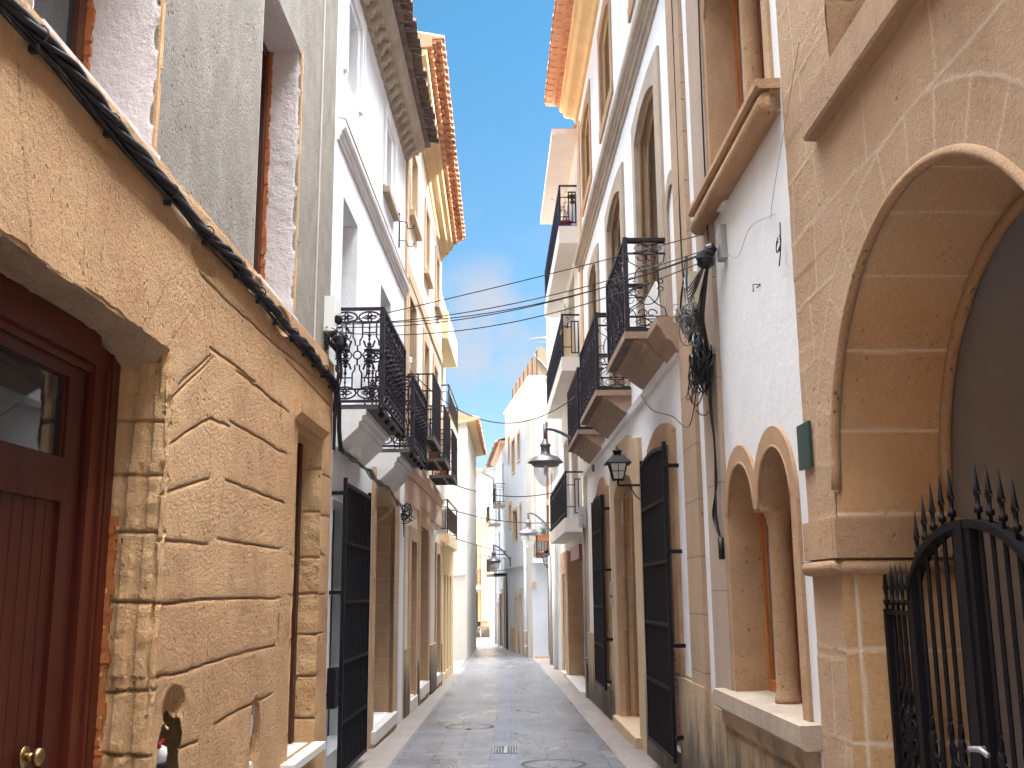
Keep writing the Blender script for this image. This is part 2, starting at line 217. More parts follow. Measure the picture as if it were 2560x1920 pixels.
class MB:
    def __init__(s,fr=ID): s.v=[]; s.f=[]; s.fr=fr; s.sm=[]; s.att=None
    def add(s,vs,fs,smooth=False,raw=False):
        k=len(s.v); s.v+=[tuple(v) if raw else tuple(s.fr(*v)) for v in vs]; s.f+=[tuple(i+k for i in f) for f in fs]; s.sm+=[smooth]*len(fs); return s
    def box(s,u0,u1,d0,d1,z0,z1):
        vs=[(u,d,z) for z in (z0,z1) for d in (d0,d1) for u in (u0,u1)]
        return s.add(vs,[(0,1,3,2),(4,6,7,5),(0,4,5,1),(2,3,7,6),(0,2,6,4),(1,5,7,3)])
    def hexa(s,a,b):  # a,b: four corner points each
        return s.add(list(a)+list(b),[(0,1,2,3),(7,6,5,4),(0,4,5,1),(1,5,6,2),(2,6,7,3),(3,7,4,0)])
    def prism(s,loop,d0,d1):
        n=len(loop); vs=[(u,d0,z) for u,z in loop]+[(u,d1,z) for u,z in loop]
        t=tessellate_polygon([[Vector((u,z,0)) for u,z in loop]])
        fs=[tuple(x) for x in t]+[tuple(i+n for i in x)[::-1] for x in t]+[(i,(i+1)%n,(i+1)%n+n,i+n) for i in range(n)]
        return s.add(vs,fs)
    def sweep(s,prof,u0,u1,dz=(0,0),dd=(0,0),closed=True,ends=True):  # profile of (d,z) along u
        n=len(prof); vs=[(u0,d+dd[0],z+dz[0]) for d,z in prof]+[(u1,d+dd[1],z+dz[1]) for d,z in prof]
        fs=[(i,(i+1)%n,(i+1)%n+n,i+n) for i in range(n if closed else n-1)]
        if ends:
            t=tessellate_polygon([[Vector((d,z,0)) for d,z in prof]]); fs+=[tuple(x) for x in t]+[tuple(i+n for i in x)[::-1] for x in t]
        return s.add(vs,fs)
    def ring(s,outer,inner,d0,d1):   # band between two matching open paths (u,z)
        n=len(outer)
        for i in range(n-1):
            a,b,c,d=outer[i],outer[i+1],inner[i+1],inner[i]
            s.hexa([(p[0],d0,p[1]) for p in (a,b,c,d)],[(p[0],d1,p[1]) for p in (a,b,c,d)])
        return s
    def tube(s,pts,r,seg=6,raw=False,closed=False,cap=True):
        P=[Vector(p) if raw else s.fr(*p) for p in pts]; n=len(P); rs=r if hasattr(r,'__len__') else [r]*n; prev=None; vs=[]
        for i in range(n):
            if closed: T=(P[(i+1)%n]-P[i-1])
            else: T=P[min(i+1,n-1)]-P[max(i-1,0)]
            if T.length<1e-9: T=Vector((0,0,1))
            T.normalize()
            if prev is None: prev=T.orthogonal().normalized()
            prev=(prev-T*prev.dot(T)); prev=prev.normalized() if prev.length>1e-6 else T.orthogonal().normalized(); b=T.cross(prev)
            for k in range(seg): a=2*pi*(k+.5)/seg; vs.append(P[i]+(prev*math.cos(a)+b*math.sin(a))*rs[i]*(1.0))
        fs=[(i*seg+k,i*seg+(k+1)%seg,((i+1)%n)*seg+(k+1)%seg,((i+1)%n)*seg+k) for i in range(n if closed else n-1) for k in range(seg)]
        if cap and not closed: fs+=[tuple(range(seg))[::-1],tuple(range((n-1)*seg,n*seg))]
        return s.add(vs,fs,seg>5,True)
    def lathe(s,c,prof,seg=20,raw=True):
        c=Vector(c) if raw else s.fr(*c); vs=[];n=len(prof)
        for r,z in prof:
            for k in range(seg): a=2*pi*k/seg; vs.append(c+Vector((r*math.cos(a),r*math.sin(a),z)))
        fs=[(i*seg+k,i*seg+(k+1)%seg,(i+1)*seg+(k+1)%seg,(i+1)*seg+k) for i in range(n-1) for k in range(seg)]
        return s.add(vs,fs,True,True)
    def build(s,name,mat,parent=None,**kw):
        v=np.array(s.v,float); c=(v.min(0)+v.max(0))/2
        me=bpy.data.meshes.new(name); me.from_pydata([tuple(x) for x in v-c],[],s.f); me.validate()
        if len(me.polygons)==len(s.sm): me.polygons.foreach_set('use_smooth',s.sm)
        me.materials.append(M_[mat].m if isinstance(mat,str) else mat.m)
        o=bpy.data.objects.new(name,me); COL.objects.link(o)
        if parent: o.parent=parent; o.location=Vector(c)-wloc(parent)
        else: o.location=c
        for k,x in kw.items(): o[k]=x
        return o
def facade(fr,outer,holes,name,mat,parent,T=.5,depth=None,d=0.,rev=True,grow=0.,**kw):
    """wall slab with real openings: front, back, edges and reveals; holes = [(loop, depth)]"""
    if grow:
        def gr(l): cx=sum(p[0] for p in l)/len(l); cz_=(min(p[1] for p in l)+max(p[1] for p in l))/2; return [(u+grow*(1 if u>cx else -1),z+(grow if z>cz_ else -grow)) for u,z in l]
        holes=[(gr(h[0]),h[1]) for h in holes]
    mb=MB(fr); loops=[[Vector((u,z,0)) for u,z in outer]]+[[Vector((u,z,0)) for u,z in h[0]] for h in holes]
    flat=[p for l in loops for p in l]; t=tessellate_polygon(loops)
    mb.add([(p.x,d,p.y) for p in flat],[tuple(x) for x in t]); mb.add([(p.x,d-T,p.y) for p in flat],[tuple(x)[::-1] for x in t])
    for k,l in enumerate(loops):
        n=len(l); dep=T if (k==0 or not rev) else holes[k-1][1] or T
        if k and not rev: continue
        dep=T
        mb.add([(p.x,d,p.y) for p in l]+[(p.x,d-dep,p.y) for p in l],[(i,(i+1)%n,(i+1)%n+n,i+n) for i in range(n)])
    return mb.build(name,mat,parent,**kw)
def rect(u0,u1,z0,z1): return [(u0,z0),(u1,z0),(u1,z1),(u0,z1)]
def archloop(u0,u1,z0,zs,zt,n=14,over=0):
    c=(u0+u1)/2;a=(u1-u0)/2
    return [(u0,z0),(u1,z0)]+[(c+a*math.cos(pi*i/n),zs+(zt-zs)*math.sin(pi*i/n)) for i in range(n+1)]
def archpath(u0,u1,z0,zs,zt,n=14):
    c=(u0+u1)/2;a=(u1-u0)/2
    return [(u1,z0)]+[(c+a*math.cos(pi*i/n),zs+(zt-zs)*math.sin(pi*i/n)) for i in range(n+1)]+[(u0,z0)]
def surround(fr,outer,inner,name,mat,parent,d=.03,db=-.02,**kw):  # stone band round an opening
    return MB(fr).ring(outer,inner,db,d).build(name,mat,parent,**kw)
def body(fr,u0,u1,z1,dback,mat,parent,z0=-1.2,T=.5,name='rear_walls',zr=None):
    """the rest of the house behind its front wall: side walls, back wall and roof slab"""
    mb=MB(fr); t=.25
    mb.box(u0,u0+t,-dback,-T,z0,z1); mb.box(u1-t,u1,-dback,-T,z0,z1); mb.box(u0+t,u1-t,-dback,-dback+t,z0,z1)
    mb.box(u0+t,u1-t,-dback+t,-T,z1-.3,z1-.01)
    mb.box(u0+t,u1-t,-dback+t,-T-1.3,z0,z0+.1)
    mb.box(u0+t,u1-t,-T-1.6,-T-1.45,z0+.1,z1-.3)
    return mb.build(name,mat,parent)
def window(fr,u0,u1,z0,z1,d,parent,fmat='brown',pmat='glass',fw_=.07,bars=(1,0),name='window',**kw):
    mb=MB(fr); t=.05
    mb.box(u0,u0+fw_,d,d+t,z0,z1).box(u1-fw_,u1,d,d+t,z0,z1).box(u0+fw_,u1-fw_,d,d+t,z1-fw_,z1).box(u0+fw_,u1-fw_,d,d+t,z0,z0+fw_)
    for i in range(bars[0]): c=u0+(u1-u0)*(i+1)/(bars[0]+1); mb.box(c-.03,c+.03,d+.003,d+t-.003,z0+fw_,z1-fw_)
    for i in range(bars[1]): c=z0+(z1-z0)*(i+1)/(bars[1]+1); mb.box(u0+fw_,u1-fw_,d+.006,d+t-.006,c-.02,c+.02)
    w_=mb.build(name,fmat,parent,**kw)
    if pmat: MB(fr).box(u0+fw_*.5,u1-fw_*.5,d+.012,d+.022,z0+fw_*.5,z1-fw_*.5).build('pane',pmat,w_)
    return w_
def plankdoor(fr,u0,u1,z0,z1,d,parent,mat,frame=None,n=5,name='door',knob=True):
    mb=MB(fr); 
    if frame:
        MB(fr).box(u0,u0+.08,d-.02,d+.07,z0,z1).box(u1-.08,u1,d-.02,d+.07,z0,z1).box(u0+.08,u1-.08,d-.02,d+.07,z1-.08,z1).build('door_frame',frame,parent); u0+=.08;u1-=.08;z1-=.08
    s=(u1-u0)/n
    for i in range(n): mb.box(u0+s*i+.004,u0+s*(i+1)-.004,d,d+.03,z0,z1)
    mb.box(u0,u1,d-.02,d+.005,z0,z1)
    for zz in (z0+.1,(z0+z1)/2,z1-.22): mb.box(u0+.02,u1-.02,d+.03,d+.042,zz,zz+.12)
    dd=mb.build(name,mat,parent)
    if knob: MB(fr).lathe((u0+.1,d+.07,(z0+z1)/2-.1),[(.001,-.03),(.022,-.02),(.03,0),(.022,.02),(.001,.03)],10,raw=False).build('handle','brass',dd)
    return dd
def arcp(c,r,a0,a1,n=8,ry=None): return [(c[0]+r*math.cos(a0+(a1-a0)*i/n),c[1]+(ry or r)*math.sin(a0+(a1-a0)*i/n)) for i in range(n+1)]
def segpath(u0,u1,z0,zs,zt,n=16):
    return [(u1,z0)]+[(u1+(u0-u1)*i/n,zs+(zt-zs)*4*(i/n)*(1-i/n)) for i in range(n+1)]+[(u0,z0)]
def segloop(u0,u1,z0,zs,zt,n=16): p=segpath(u0,u1,z0,zs,zt,n); return [p[-1],p[0]]+p[1:-1]
# rough worked-stone sheet with cut joints
def segd(A,B,S):
    D=np.full(A.shape,9.)
    for (x0,y0),(x1,y1) in S:
        dx,dy=x1-x0,y1-y0; L2=dx*dx+dy*dy+1e-9; m=.06
        bx=(A>min(x0,x1)-m)&(A<max(x0,x1)+m)&(B>min(y0,y1)-m)&(B<max(y0,y1)+m)
        if not bx.any(): continue
        a,b=A[bx],B[bx]; t=np.clip(((a-x0)*dx+(b-y0)*dy)/L2,0,1); d=np.hypot(a-x0-t*dx,b-y0-t*dy); D[bx]=np.minimum(D[bx],d)
    return D
def smoothnoise(A,B,scale,seed,oct=4):
    r=np.zeros(A.shape); amp=1.
    for o in range(oct):
        g=np.random.default_rng(seed+o).random((96,96)); x=A*scale*2**o; y=B*scale*2**o; xi=np.floor(x).astype(int); yi=np.floor(y).astype(int); fx=x-xi; fy=y-yi; fx=fx*fx*(3-2*fx); fy=fy*fy*(3-2*fy)
        G=lambda i,j:g[i%96,j%96]
        r+=amp*((G(xi,yi)*(1-fx)+G(xi+1,yi)*fx)*(1-fy)+(G(xi,yi+1)*(1-fx)+G(xi+1,yi+1)*fx)*fy-.5); amp*=.5
    return r
def sheet(mapf,a0,a1,b0,b1,res,joints,name,mat,parent,hole=None,rough=.01,gw=.012,gd=.018,edge=0,seed=1,post=None,raised=False,faint=None,**kw):
    na=max(2,int((a1-a0)/res)+1); nb=max(2,int((b1-b0)/res)+1)
    A,B=np.meshgrid(np.linspace(a0,a1,na),np.linspace(b0,b1,nb),indexing='ij')
    Aw=A+smoothnoise(A,B,4,seed+50,3)*.012; Bw=B+smoothnoise(A,B,4,seed+60,3)*.012
    D=segd(Aw,Bw,joints) if joints else np.full(A.shape,9.)
    g=np.clip(1-D/gw,0,1)**.8; H=smoothnoise(A,B,2.2,seed,5)*rough*1.4+smoothnoise(A,B,18,seed+9,3)*rough*.5
    soft=np.clip(1-D/.045,0,1)**2
    H+= (g*gd if raised else -g*gd-soft*gd*.14)
    if faint:
        D2=segd(Aw,Bw,faint); g2=np.clip(1-D2/(gw*.75),0,1); H=H-g2*gd*.5; g=np.maximum(g,g2*.6)
    if post: H=post(A,B,H)
    P=mapf(A,B,H); vs=np.stack(P,-1).reshape(-1,3); idx=np.arange(na*nb).reshape(na,nb)
    q=np.stack([idx[:-1,:-1],idx[1:,:-1],idx[1:,1:],idx[:-1,1:]],-1).reshape(-1,4)
    if hole is not None:
        ca=(A[:-1,:-1]+A[1:,1:])/2; cb=(B[:-1,:-1]+B[1:,1:])/2; q=q[~hole(ca,cb).reshape(-1)]
    used=np.unique(q); mp_=-np.ones(na*nb,int); mp_[used]=np.arange(len(used)); vs=vs[used]; q=mp_[q]
    c=(vs.min(0)+vs.max(0))/2; me=bpy.data.meshes.new(name); me.vertices.add(len(vs)); me.vertices.foreach_set('co',(vs-c).ravel())
    me.loops.add(q.size); me.loops.foreach_set('vertex_index',q.ravel()); me.polygons.add(len(q)); me.polygons.foreach_set('loop_start',np.arange(0,q.size,4)); me.polygons.foreach_set('loop_total',np.full(len(q),4)); me.update(calc_edges=True)
    me.polygons.foreach_set('use_smooth',np.ones(len(q),bool))
    at=me.attributes.new('jt','FLOAT','POINT'); at.data.foreach_set('value',g.reshape(-1)[used].astype(np.float32))
    tn=np.clip(.45+1.6*smoothnoise(A,B,1.5,seed+70,3),0,1) if not callable(kw.get('tint')) else kw.pop('tint')(A,B)
    at=me.attributes.new('tint','FLOAT','POINT'); at.data.foreach_set('value',tn.reshape(-1)[used].astype(np.float32))
    me.materials.append(M_[mat].m); o=bpy.data.objects.new(name,me); COL.objects.link(o)
    if parent: o.parent=parent; o.location=Vector(c)-wloc(parent)
    else: o.location=c
    for k,x in kw.items(): o[k]=x
    return o
def wmap(fr,d0):
    def f(A,B,H): d=H+d0; return fr.P.x+fr.t.x*A+fr.n.x*d, fr.P.y+fr.t.y*A+fr.n.y*d, B
    return f
def poly(pts): return [(pts[i],pts[i+1]) for i in range(len(pts)-1)]
def catenary(a,b,sag,n=18,wob=0):
    a,b=Vector(a),Vector(b); return [a.lerp(b,i/n)+Vector((0,0,-sag*4*(i/n)*(1-i/n)))+Vector((0,0,wob*math.sin(i*2.1))) for i in range(n+1)]
# ================= GROUND
def sheetpoly(name,pts,dz,mat):
    mb=MB(); n=len(pts); mb.add([(x,y,zg(y)+dz) for x,y in pts],[tuple(x) for x in tessellate_polygon([[Vector((x,y,0)) for x,y in pts]])])
    # make sure it faces up
    o=mb.build(name,mat); me=o.data
    if sum(p.normal.z for p in me.polygons)<0: me.flip_normals()
    o['kind']='structure'; return o
sheetpoly('ground',[(-300,-60),(300,-60),(300,400),(-300,400)],-.004,'groundm')
sheetpoly('pavement',[(-2.6,-14),(2.6,-14),(2.2,34.6),(-1.5,34.2),(-2.6,34)],.0,'pave')
LE=[(-1.31,-14),(-1.31,10),(-1.34,20),(-1.36,29.5)]; RE=[(1.16,-14),(1.15,10),(.9,22),(.72,29.5)]
def ipl(P,y):
    for a,b in zip(P[:-1],P[1:]):
        if a[1]<=y<=b[1]: return a[0]+(b[0]-a[0])*(y-a[1])/(b[1]-a[1])
sheetpoly('road',LE+[(-.27,29.5),(-.25,-14)],.004,'road'); 
o=sheetpoly('road',[(.04,-14),(.03,29.5)]+RE[::-1],.004,'road')
sheetpoly('gutter_strip',[(-.25,-14),(.04,-14),(.03,29.5),(-.27,29.5)],.005,'strip')
sheetpoly('road_bend',[(-1.52,29.6),(.75,29.6),(.58,34.2),(-.75,45.6),(-1.0,59.5),(-9,59.5),(-8,50),(-3.0,42),(-1.52,34)],.004,'road')
# ================= LEFT: stone house with grey render above
H1=root('stone_house','ochre sandstone house with grey rendered upper floor and mahogany door, nearest on the left','house',LW(-6,0,-.1))
doorL=[(-9.3,-.4),(-7.42,-.4),(-7.42,2.86),(-9.3,2.90)]; ndoor=rect(-4.42,-3.4,.36,2.93); W1=rect(-9.0,-7.7,3.78,5.4); W2=rect(-5.7,-4.45,3.78,6.16); niche=[(-7.27,.40),(-6.93,.42),(-6.95,.86),(-6.90,1.02),(-7.25,.95)]
facade(LW,rect(-20,-2.87,-1,9.2),[([(-9.36,-.46),(-7.36,-.46),(-7.36,2.93),(-9.36,2.96)],.5),(rect(-4.48,-3.34,.30,2.99),.5),(W1,.5),(W2,.5),(rect(-7.34,-6.70,.30,1.12),.5)],'upper_wall','grey',H1)
body(LW,-20,-2.87,9.2,6,'grey',H1)
Z1=lambda pts:[LWpx((x/1.728,y/1.728)) for x,y in pts]
Z2=lambda pts:[LWpx((x/1.627,900+y/1.627)) for x,y in pts]
def px2(fr,p,off=0.):
    d=rr*((p[0]-1280)/F)+uu*((960-p[1])/F)+fw; C=Vector((0,0,1.6)); t=((fr.P+fr.n*off-C).dot(fr.n))/d.dot(fr.n); q=C+d*t
    return ((q-fr.P).dot(fr.t),q.z)
LWpx=lambda p:px2(LW,p,.05)
J=[];JF=[]
def isf(pl): return abs(pl[-1][1]-pl[0][1])>1.3*abs(pl[-1][0]-pl[0][0])
for pl in ([(440,405),(600,402),(750,300),(855,238),(930,272)],[(930,245),(1040,310),(1165,388)],[(430,565),(600,567),(720,520),(850,485)],[(910,488),(1150,579)],[(425,720),(600,730),(840,752)],[(880,728),(1140,770)],
  [(410,995),(540,998),(850,975),(1135,968)],[(515,1330),(620,1300),(760,1265),(830,1235),(1115,1160)],[(690,1592),(805,1548)],[(870,1482),(980,1420),(1105,1360)],[(470,212),(625,213),(700,150),(862,-10)],
  [(955,40),(1172,212)],[(1160,-5),(1340,185)],[(855,238),(845,760)],[(925,272),(880,730)],[(607,570),(603,720)],[(603,215),(598,400)],[(850,975),(835,1240)],[(785,985),(775,1262)],[(940,1205),(950,1400)],[(830,1240),(805,1659)],[(605,1300),(570,1520),(560,1659)],
  [(870,1480),(885,1659)],[(1175,790),(1320,795)],[(1275,455),(1340,480)],[(1275,620),(1340,642)],[(1165,957),(1320,952)],[(1170,1127),(1310,1108)],[(1220,1330),(1300,1268)],[(1220,1482),(1290,1435)],[(1278,300),(1275,800)],[(1265,1120),(1245,1659)],[(940,1420),(935,1659)]): (JF if isf(pl) else J).extend(poly(Z2(pl)))
for pl in ([(65,240),(85,560),(130,1080)],[(250,560),(256,1125)],[(380,700),(345,1225)],[(480,760),(415,1275)],[(580,900),(490,1320)],[(690,900),(560,1365)],[(740,1180),(628,1425)],[(865,1280),(700,1530),(600,1660)],[(870,1200),(895,1659)],[(830,1050),(862,1192)],
  [(865,1190),(1010,1330),(1200,1500),(1400,1659)],[(900,1500),(1010,1580),(1100,1650)],[(1010,1335),(1015,1570)],[(905,1535),(770,1659)],[(400,610),(440,660),(495,690)],[(1180,1480),(1170,1659)]): (JF if isf(pl) else J).extend(poly(Z1(pl)))
for zc in (-.1,.3,.72,1.15,1.55,2.0,2.45,2.9,3.35): J+=[((-14,zc),(-9.45,zc))]
def Lhole(a,b):
    h=(a>-9.3)&(a<-7.42+.012*np.sin(b*9)+.008*np.sin(b*23))&(b<2.845+.006*np.sin(a*11)); h|=(a>-4.42+.01*np.sin(b*13))&(a<-3.4)&(b>.38)&(b<2.93)
    h|=(a>-7.27+.02*np.sin(b*17))&(a<-6.92+.02*np.sin(b*31))&(b>.40)&(b<.9+.3*(a+7.27)+.03*np.sin(a*40)); return h
def Lpost(A,B,H):
    top=3.76+.03*smoothnoise(A*1.0,B*0,1.5,5,4)
    H=np.where(B>top,H-np.clip((B-top)*1.6,0,.055),H)
    # big chipped hollows
    for (cu,cz,ru,rz,dp) in ((-5.35,.62,.13,.30,.07),(-7.05,1.03,.16,.10,.06),(-6.95,3.47,.22,.06,.03),(-7.5,3.5,.3,.05,.02),(-5.0,3.62,.25,.10,.035),(-5.9,3.68,.3,.09,.03),(-4.8,1.35,.03,.12,.02),(-4.95,2.95,.03,.08,.02)):
        q=((A-cu)/ru)**2+((B-cz)/rz)**2; H=H-dp*np.clip(1-q,0,1)**.5*(1+.9*smoothnoise(A,B,14,33,3))
    return H
sheet(wmap(LW,.055),-9.62,-2.87,.0,3.83,.009,J,'stone_facing','ochre',H1,hole=Lhole,rough=.0065,gw=.0068,gd=.015,faint=JF,seed=11,post=Lpost)
sheet(wmap(LW,.055),-14,-9.62,.0,3.83,.04,J,'stone_facing','ochre',H1,hole=lambda a,b:a>98,rough=.011,gw=.02,gd=.022,seed=11)
MB(LW).box(-20,-14,0,.05,-.6,3.8).box(-14,-2.87,0,.03,-1,.02).box(-2.87,-2.84,-.3,.035,-.6,3.72).build('stone_facing','ochre',H1)
# cut edges of the facing between face and wall line are closed by the jamb sheets
JJ=[]
for zc in (.5,.85,1.13,1.57,1.9,2.2,2.48): JJ+=[((-.3,zc),(.07,zc+random.uniform(-.02,.02)))]
def jmap(fr,u0,sgn):
    def f(A,B,H): u=u0+sgn*H; return fr.P.x+fr.t.x*u+fr.n.x*A, fr.P.y+fr.t.y*u+fr.n.y*A, B
    return f
def jpost(A,B,H):
    blk=np.floor((B+.2)/.35); s=np.sin(blk*12.9)*.5; e=.02*np.sin(blk*5+1)
    return H-.03*np.clip((A-.02)/.05,0,1)**2 -.018*(np.sin(A*60+s*9)>.2)*(1+s) + e*.4
sheet(jmap(LW,-7.43,-1),-.32,.068,-.3,2.9,.008,JJ,'door_jamb','jamb',H1,rough=.02,gw=.012,gd=.025,seed=3,post=jpost)
sheet(jmap(LW,-9.29,1),-.32,.068,-.3,2.9,.02,JJ,'door_jamb','jamb',H1,rough=.02,gw=.012,gd=.025,seed=4)
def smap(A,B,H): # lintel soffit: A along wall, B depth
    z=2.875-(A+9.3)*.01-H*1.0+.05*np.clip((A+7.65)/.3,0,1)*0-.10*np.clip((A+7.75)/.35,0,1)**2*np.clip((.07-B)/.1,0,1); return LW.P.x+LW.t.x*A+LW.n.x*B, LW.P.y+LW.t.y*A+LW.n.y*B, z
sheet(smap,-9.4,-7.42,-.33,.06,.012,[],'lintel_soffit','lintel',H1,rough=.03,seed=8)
JK=[((-.3,z_),(.07,z_)) for z_ in (.55,.9,1.25,1.59,1.9,2.3,2.68)]
sheet(jmap(LW,-3.405,-1),-.30,.068,.33,2.95,.01,JK,'door_jamb','jamb',H1,rough=.024,gw=.012,gd=.02,seed=5)
sheet(jmap(LW,-4.415,1),-.30,.068,.33,2.95,.02,JK,'door_jamb','jamb',H1,rough=.02,gw=.012,gd=.02,seed=6)
MB(LW).sweep([(-.3,2.9),(-.3,2.96),(.06,2.96),(.11,3.02),(.12,3.1),(.05,3.12),(.05,2.98),(.02,2.9)],-4.5,-3.3).build('lintel','jamb',H1)
MB(LW).box(-4.6,-3.36,-.32,.16,.30,.355).build('sill','marble',H1)
# niche with water meter
mb=MB(LW); mb.box(-7.36,-6.68,-.5,-.45,.28,1.14).build('niche_back','dark',H1); MB(LW).box(-6.72,-6.69,-.45,.0,.3,1.12).build('niche_side','jamb',H1); MB(LW).box(-7.34,-6.72,-.45,.0,.28,.42).build('niche_floor','jamb',H1)  # niche back coloured near-black for the shade inside the hollow
wm=root('water_meter','red capped water meter with grey pipes inside the broken hollow in the stone wall','meter',LW(-7.15,-.1,.42))
MB(LW).lathe((-7.03,-.035,.80),[(.001,-.05),(.055,-.05),(.06,-.01),(.055,.02),(.03,.035),(.001,.036)],16,raw=False).build('dial','plastic',wm)
MB(LW).lathe((-7.03,-.035,.80),[(.062,-.085),(.066,-.06),(.05,-.045),(.001,-.045)],16,raw=False).build('casing','iron',wm)
MB(LW).tube([(-7.18,-.02,.40),(-7.18,-.02,.70),(-7.15,-.03,.75),(-7.03,-.035,.76),(-6.9,-.06,.76)],.022,8).tube([(-7.20,-.02,.62),(-7.16,-.02,.62)],.032,8).tube([(-7.18,-.02,.52),(-7.18,-.02,.56)],.032,8).build('pipe','zinc',wm)
MB(LW).box(-7.12,-7.0,-.02,.0,.845,.865).tube([(-7.06,-.01,.78),(-7.06,-.01,.85)],.015,6).build('valve_handle','redvalve',wm)
# rubble fill where the stone is broken out
mb=MB(LW)
for i in range(26):
    cu,cz=-5.36+random.uniform(-.11,.11),.6+random.uniform(-.27,.25); r=random.uniform(.025,.055)
    b=[]; 
    for k in range(7): a=2*pi*k/7; b.append((cu+r*math.cos(a)*random.uniform(.7,1.1),cz+r*1.3*math.sin(a)*random.uniform(.7,1.1)))
    mb.prism(b,-.06,.005+random.uniform(-.01,.03))
mb.build('rubble_fill','reveal',H1)
# mahogany street door
DL=MB(LW); d=-.24; u0,u1=-9.3,-7.52
fr_=MB(LW).box(u1-.0,-7.43,d-.06,d+.05,-.3,2.80).box(u1-.17,u1,d-.03,d+.035,-.3,2.80).box(u1-.055,u1-.02,d+.035,d+.05,-.3,2.7).box(-9.3,u1-.17,d-.03,d+.05,2.70,2.86).box(-9.3,u1-.17,d-.06,d+.02,2.66,2.70).build('door_frame','door_frame',H1)
lf=MB(LW); a,b=-8.78,-7.72
lf.box(b-.17,b,d-.05,d,-.3,2.68).box(a,a+.17,d-.05,d,-.3,2.68).box(a+.17,b-.17,d-.05,d,2.60,2.68).box(a+.17,b-.17,d-.05,d,2.02,2.22).box(a+.17,b-.17,d-.05,d,-.3,.0)
lf.box(a+.17,a+.2,d-.05,d-.012,2.22,2.6).box(b-.2,b-.17,d-.05,d-.012,2.22,2.6)
n=7; s=(b-a-.34)/n
for i in range(n): lf.box(a+.17+s*i+.003,a+.17+s*(i+1)-.003,d-.045,d-.02,.0,2.02)
dl=lf.build('door','door_red',H1)
MB(LW).box(a+.2,b-.2,d-.035,d-.028,2.22,2.6).build('pane','glass',dl)
MB(LW).tube([(-8.06,d,.93),(-8.06,d+.012,.93)],.045,18).tube([(-8.06,d+.01,.93),(-8.06,d+.045,.93)],.018,12).tube([(-8.06,d+.045,.93),(-8.06,d+.055,.93),(-8.06,d+.075,.93),(-8.06,d+.085,.93)],[.026,.038,.038,.02],16).build('handle','brass',dl)
l2=MB(LW).box(-9.3,-8.80,d-.06,d-.01,-.3,2.68).build('door','door_red',H1)
def foam(mbf,fr,u,d,z0,z1,w_=.02,seed=1):
    r=random.Random(seed); z=z0
    while z<z1: h=r.uniform(.02,.06); mbf.box(u-w_*r.uniform(.4,1.1),u+w_*r.uniform(.5,1.2),d-.03,d+.02*r.uniform(.3,1.4),z,z+h); z+=h*.93
    return mbf
foam(MB(LW),LW,-7.425,-.175,-.2,1.98,.013,2).build('foam_seal','foam',H1)
# narrow shuttered door
window(LW,-4.42,-3.43,.36,2.9,-.27,H1,'brown','glass',.1,(1,3),name='glazed_door')
MB(LW).box(-3.53,-3.43,-.22,-.1,.36,2.9).box(-4.42,-3.53,-.22,-.12,.36,.46).build('door_frame','brown',H1)
MB(LW).box(-4.0,-3.54,-.24,-.21,.48,.85).build('door_panel','brown',H1)
# upper windows: plastered reveals, wooden frames with foam
for k,(a,b,z0,z1,dep) in enumerate(((-9.0,-7.7,3.78,5.4,.40),(-5.7,-4.45,3.78,6.16,.30))):
    sheet(jmap(LW,b-.006,-1),-dep,.006,z0,z1,.012,[],'window_reveal','reveal',H1,rough=.006,seed=20+k,post=lambda A,B,H:H-.03*np.clip((A+.03)/.03,0,1)*(smoothnoise(A,B,9,44,4)+.25))
    MB(LW).box(a,b,-dep,.0,z1-.012,z1-.004).box(a+.004,a+.012,-dep,0,z0,z1).build('window_reveal','reveal',H1)
    MB(LW).box(a,b,-dep,.05,z0-.02,z0+.004).build('sill','reveal',H1)
    window(LW,a+.01,b-.03,z0,z1-.02,-dep-.02,H1,'brown','glass',.09,(1,0))
    foam(MB(LW),LW,b-.02,-dep+.04,z0,z1,.016,k+5).build('foam_seal','foam',H1)
for (u,za,zb,wd) in ((-7.695,3.8,5.4,.035),(-4.445,3.8,6.16,.03)):
    z=za; mb=MB(LW)
    while z<zb: h=random.uniform(.05,.2); mb.box(u-.005,u+wd*random.uniform(.5,1.5),.0,.014,z,z+h); z+=h
    mb.build('broken_render_edge','jamb',H1)
MB(LW).tube([(-3.62,.01,3.8),(-3.6,.012,6),(-3.62,.012,9)],.008,5).build('wire_line','reveal',H1)
# ================= LEFT: white house with ornate balconies
H2=root('white_house','white plaster house with two ornate cast iron balconies and brown roof tiles, on left','house',LW(0,0,-.15))
G1=rect(-2.45,-1.0,.1,2.5); D1=rect(.3,2.12,0.0,2.78); WA=rect(-2.24,-1.63,7.05,8.0); WB=rect(.78,1.38,7.0,7.98); DA=rect(-2.3,-1.36,3.52,5.70); DB=rect(.56,1.6,3.45,5.60)
facade(LW,rect(-2.87,3.18,-1,8.75),[(x,.4) for x in (G1,D1,WA,WB,DA,DB)],'wall','white_old' if 0 else 'white',H2,T=.42)
body(LW,-2.87,3.18,8.75,6,'white',H2,T=.42)
for (a,b,z0,z1) in ((-2.24,-1.63,7.05,8.0),(.78,1.38,7.0,7.98)): window(LW,a,b,z0,z1,-.36,H2,'greyplastic','glassb',.05,(1,0))
for (a,b,z0,z1) in ((-2.3,-1.36,3.52,5.70),(.56,1.6,3.45,5.60)):
    window(LW,a,b,z0,z1,-.36,H2,'plastic','glassb',.08,(1,3),name='balcony_door')
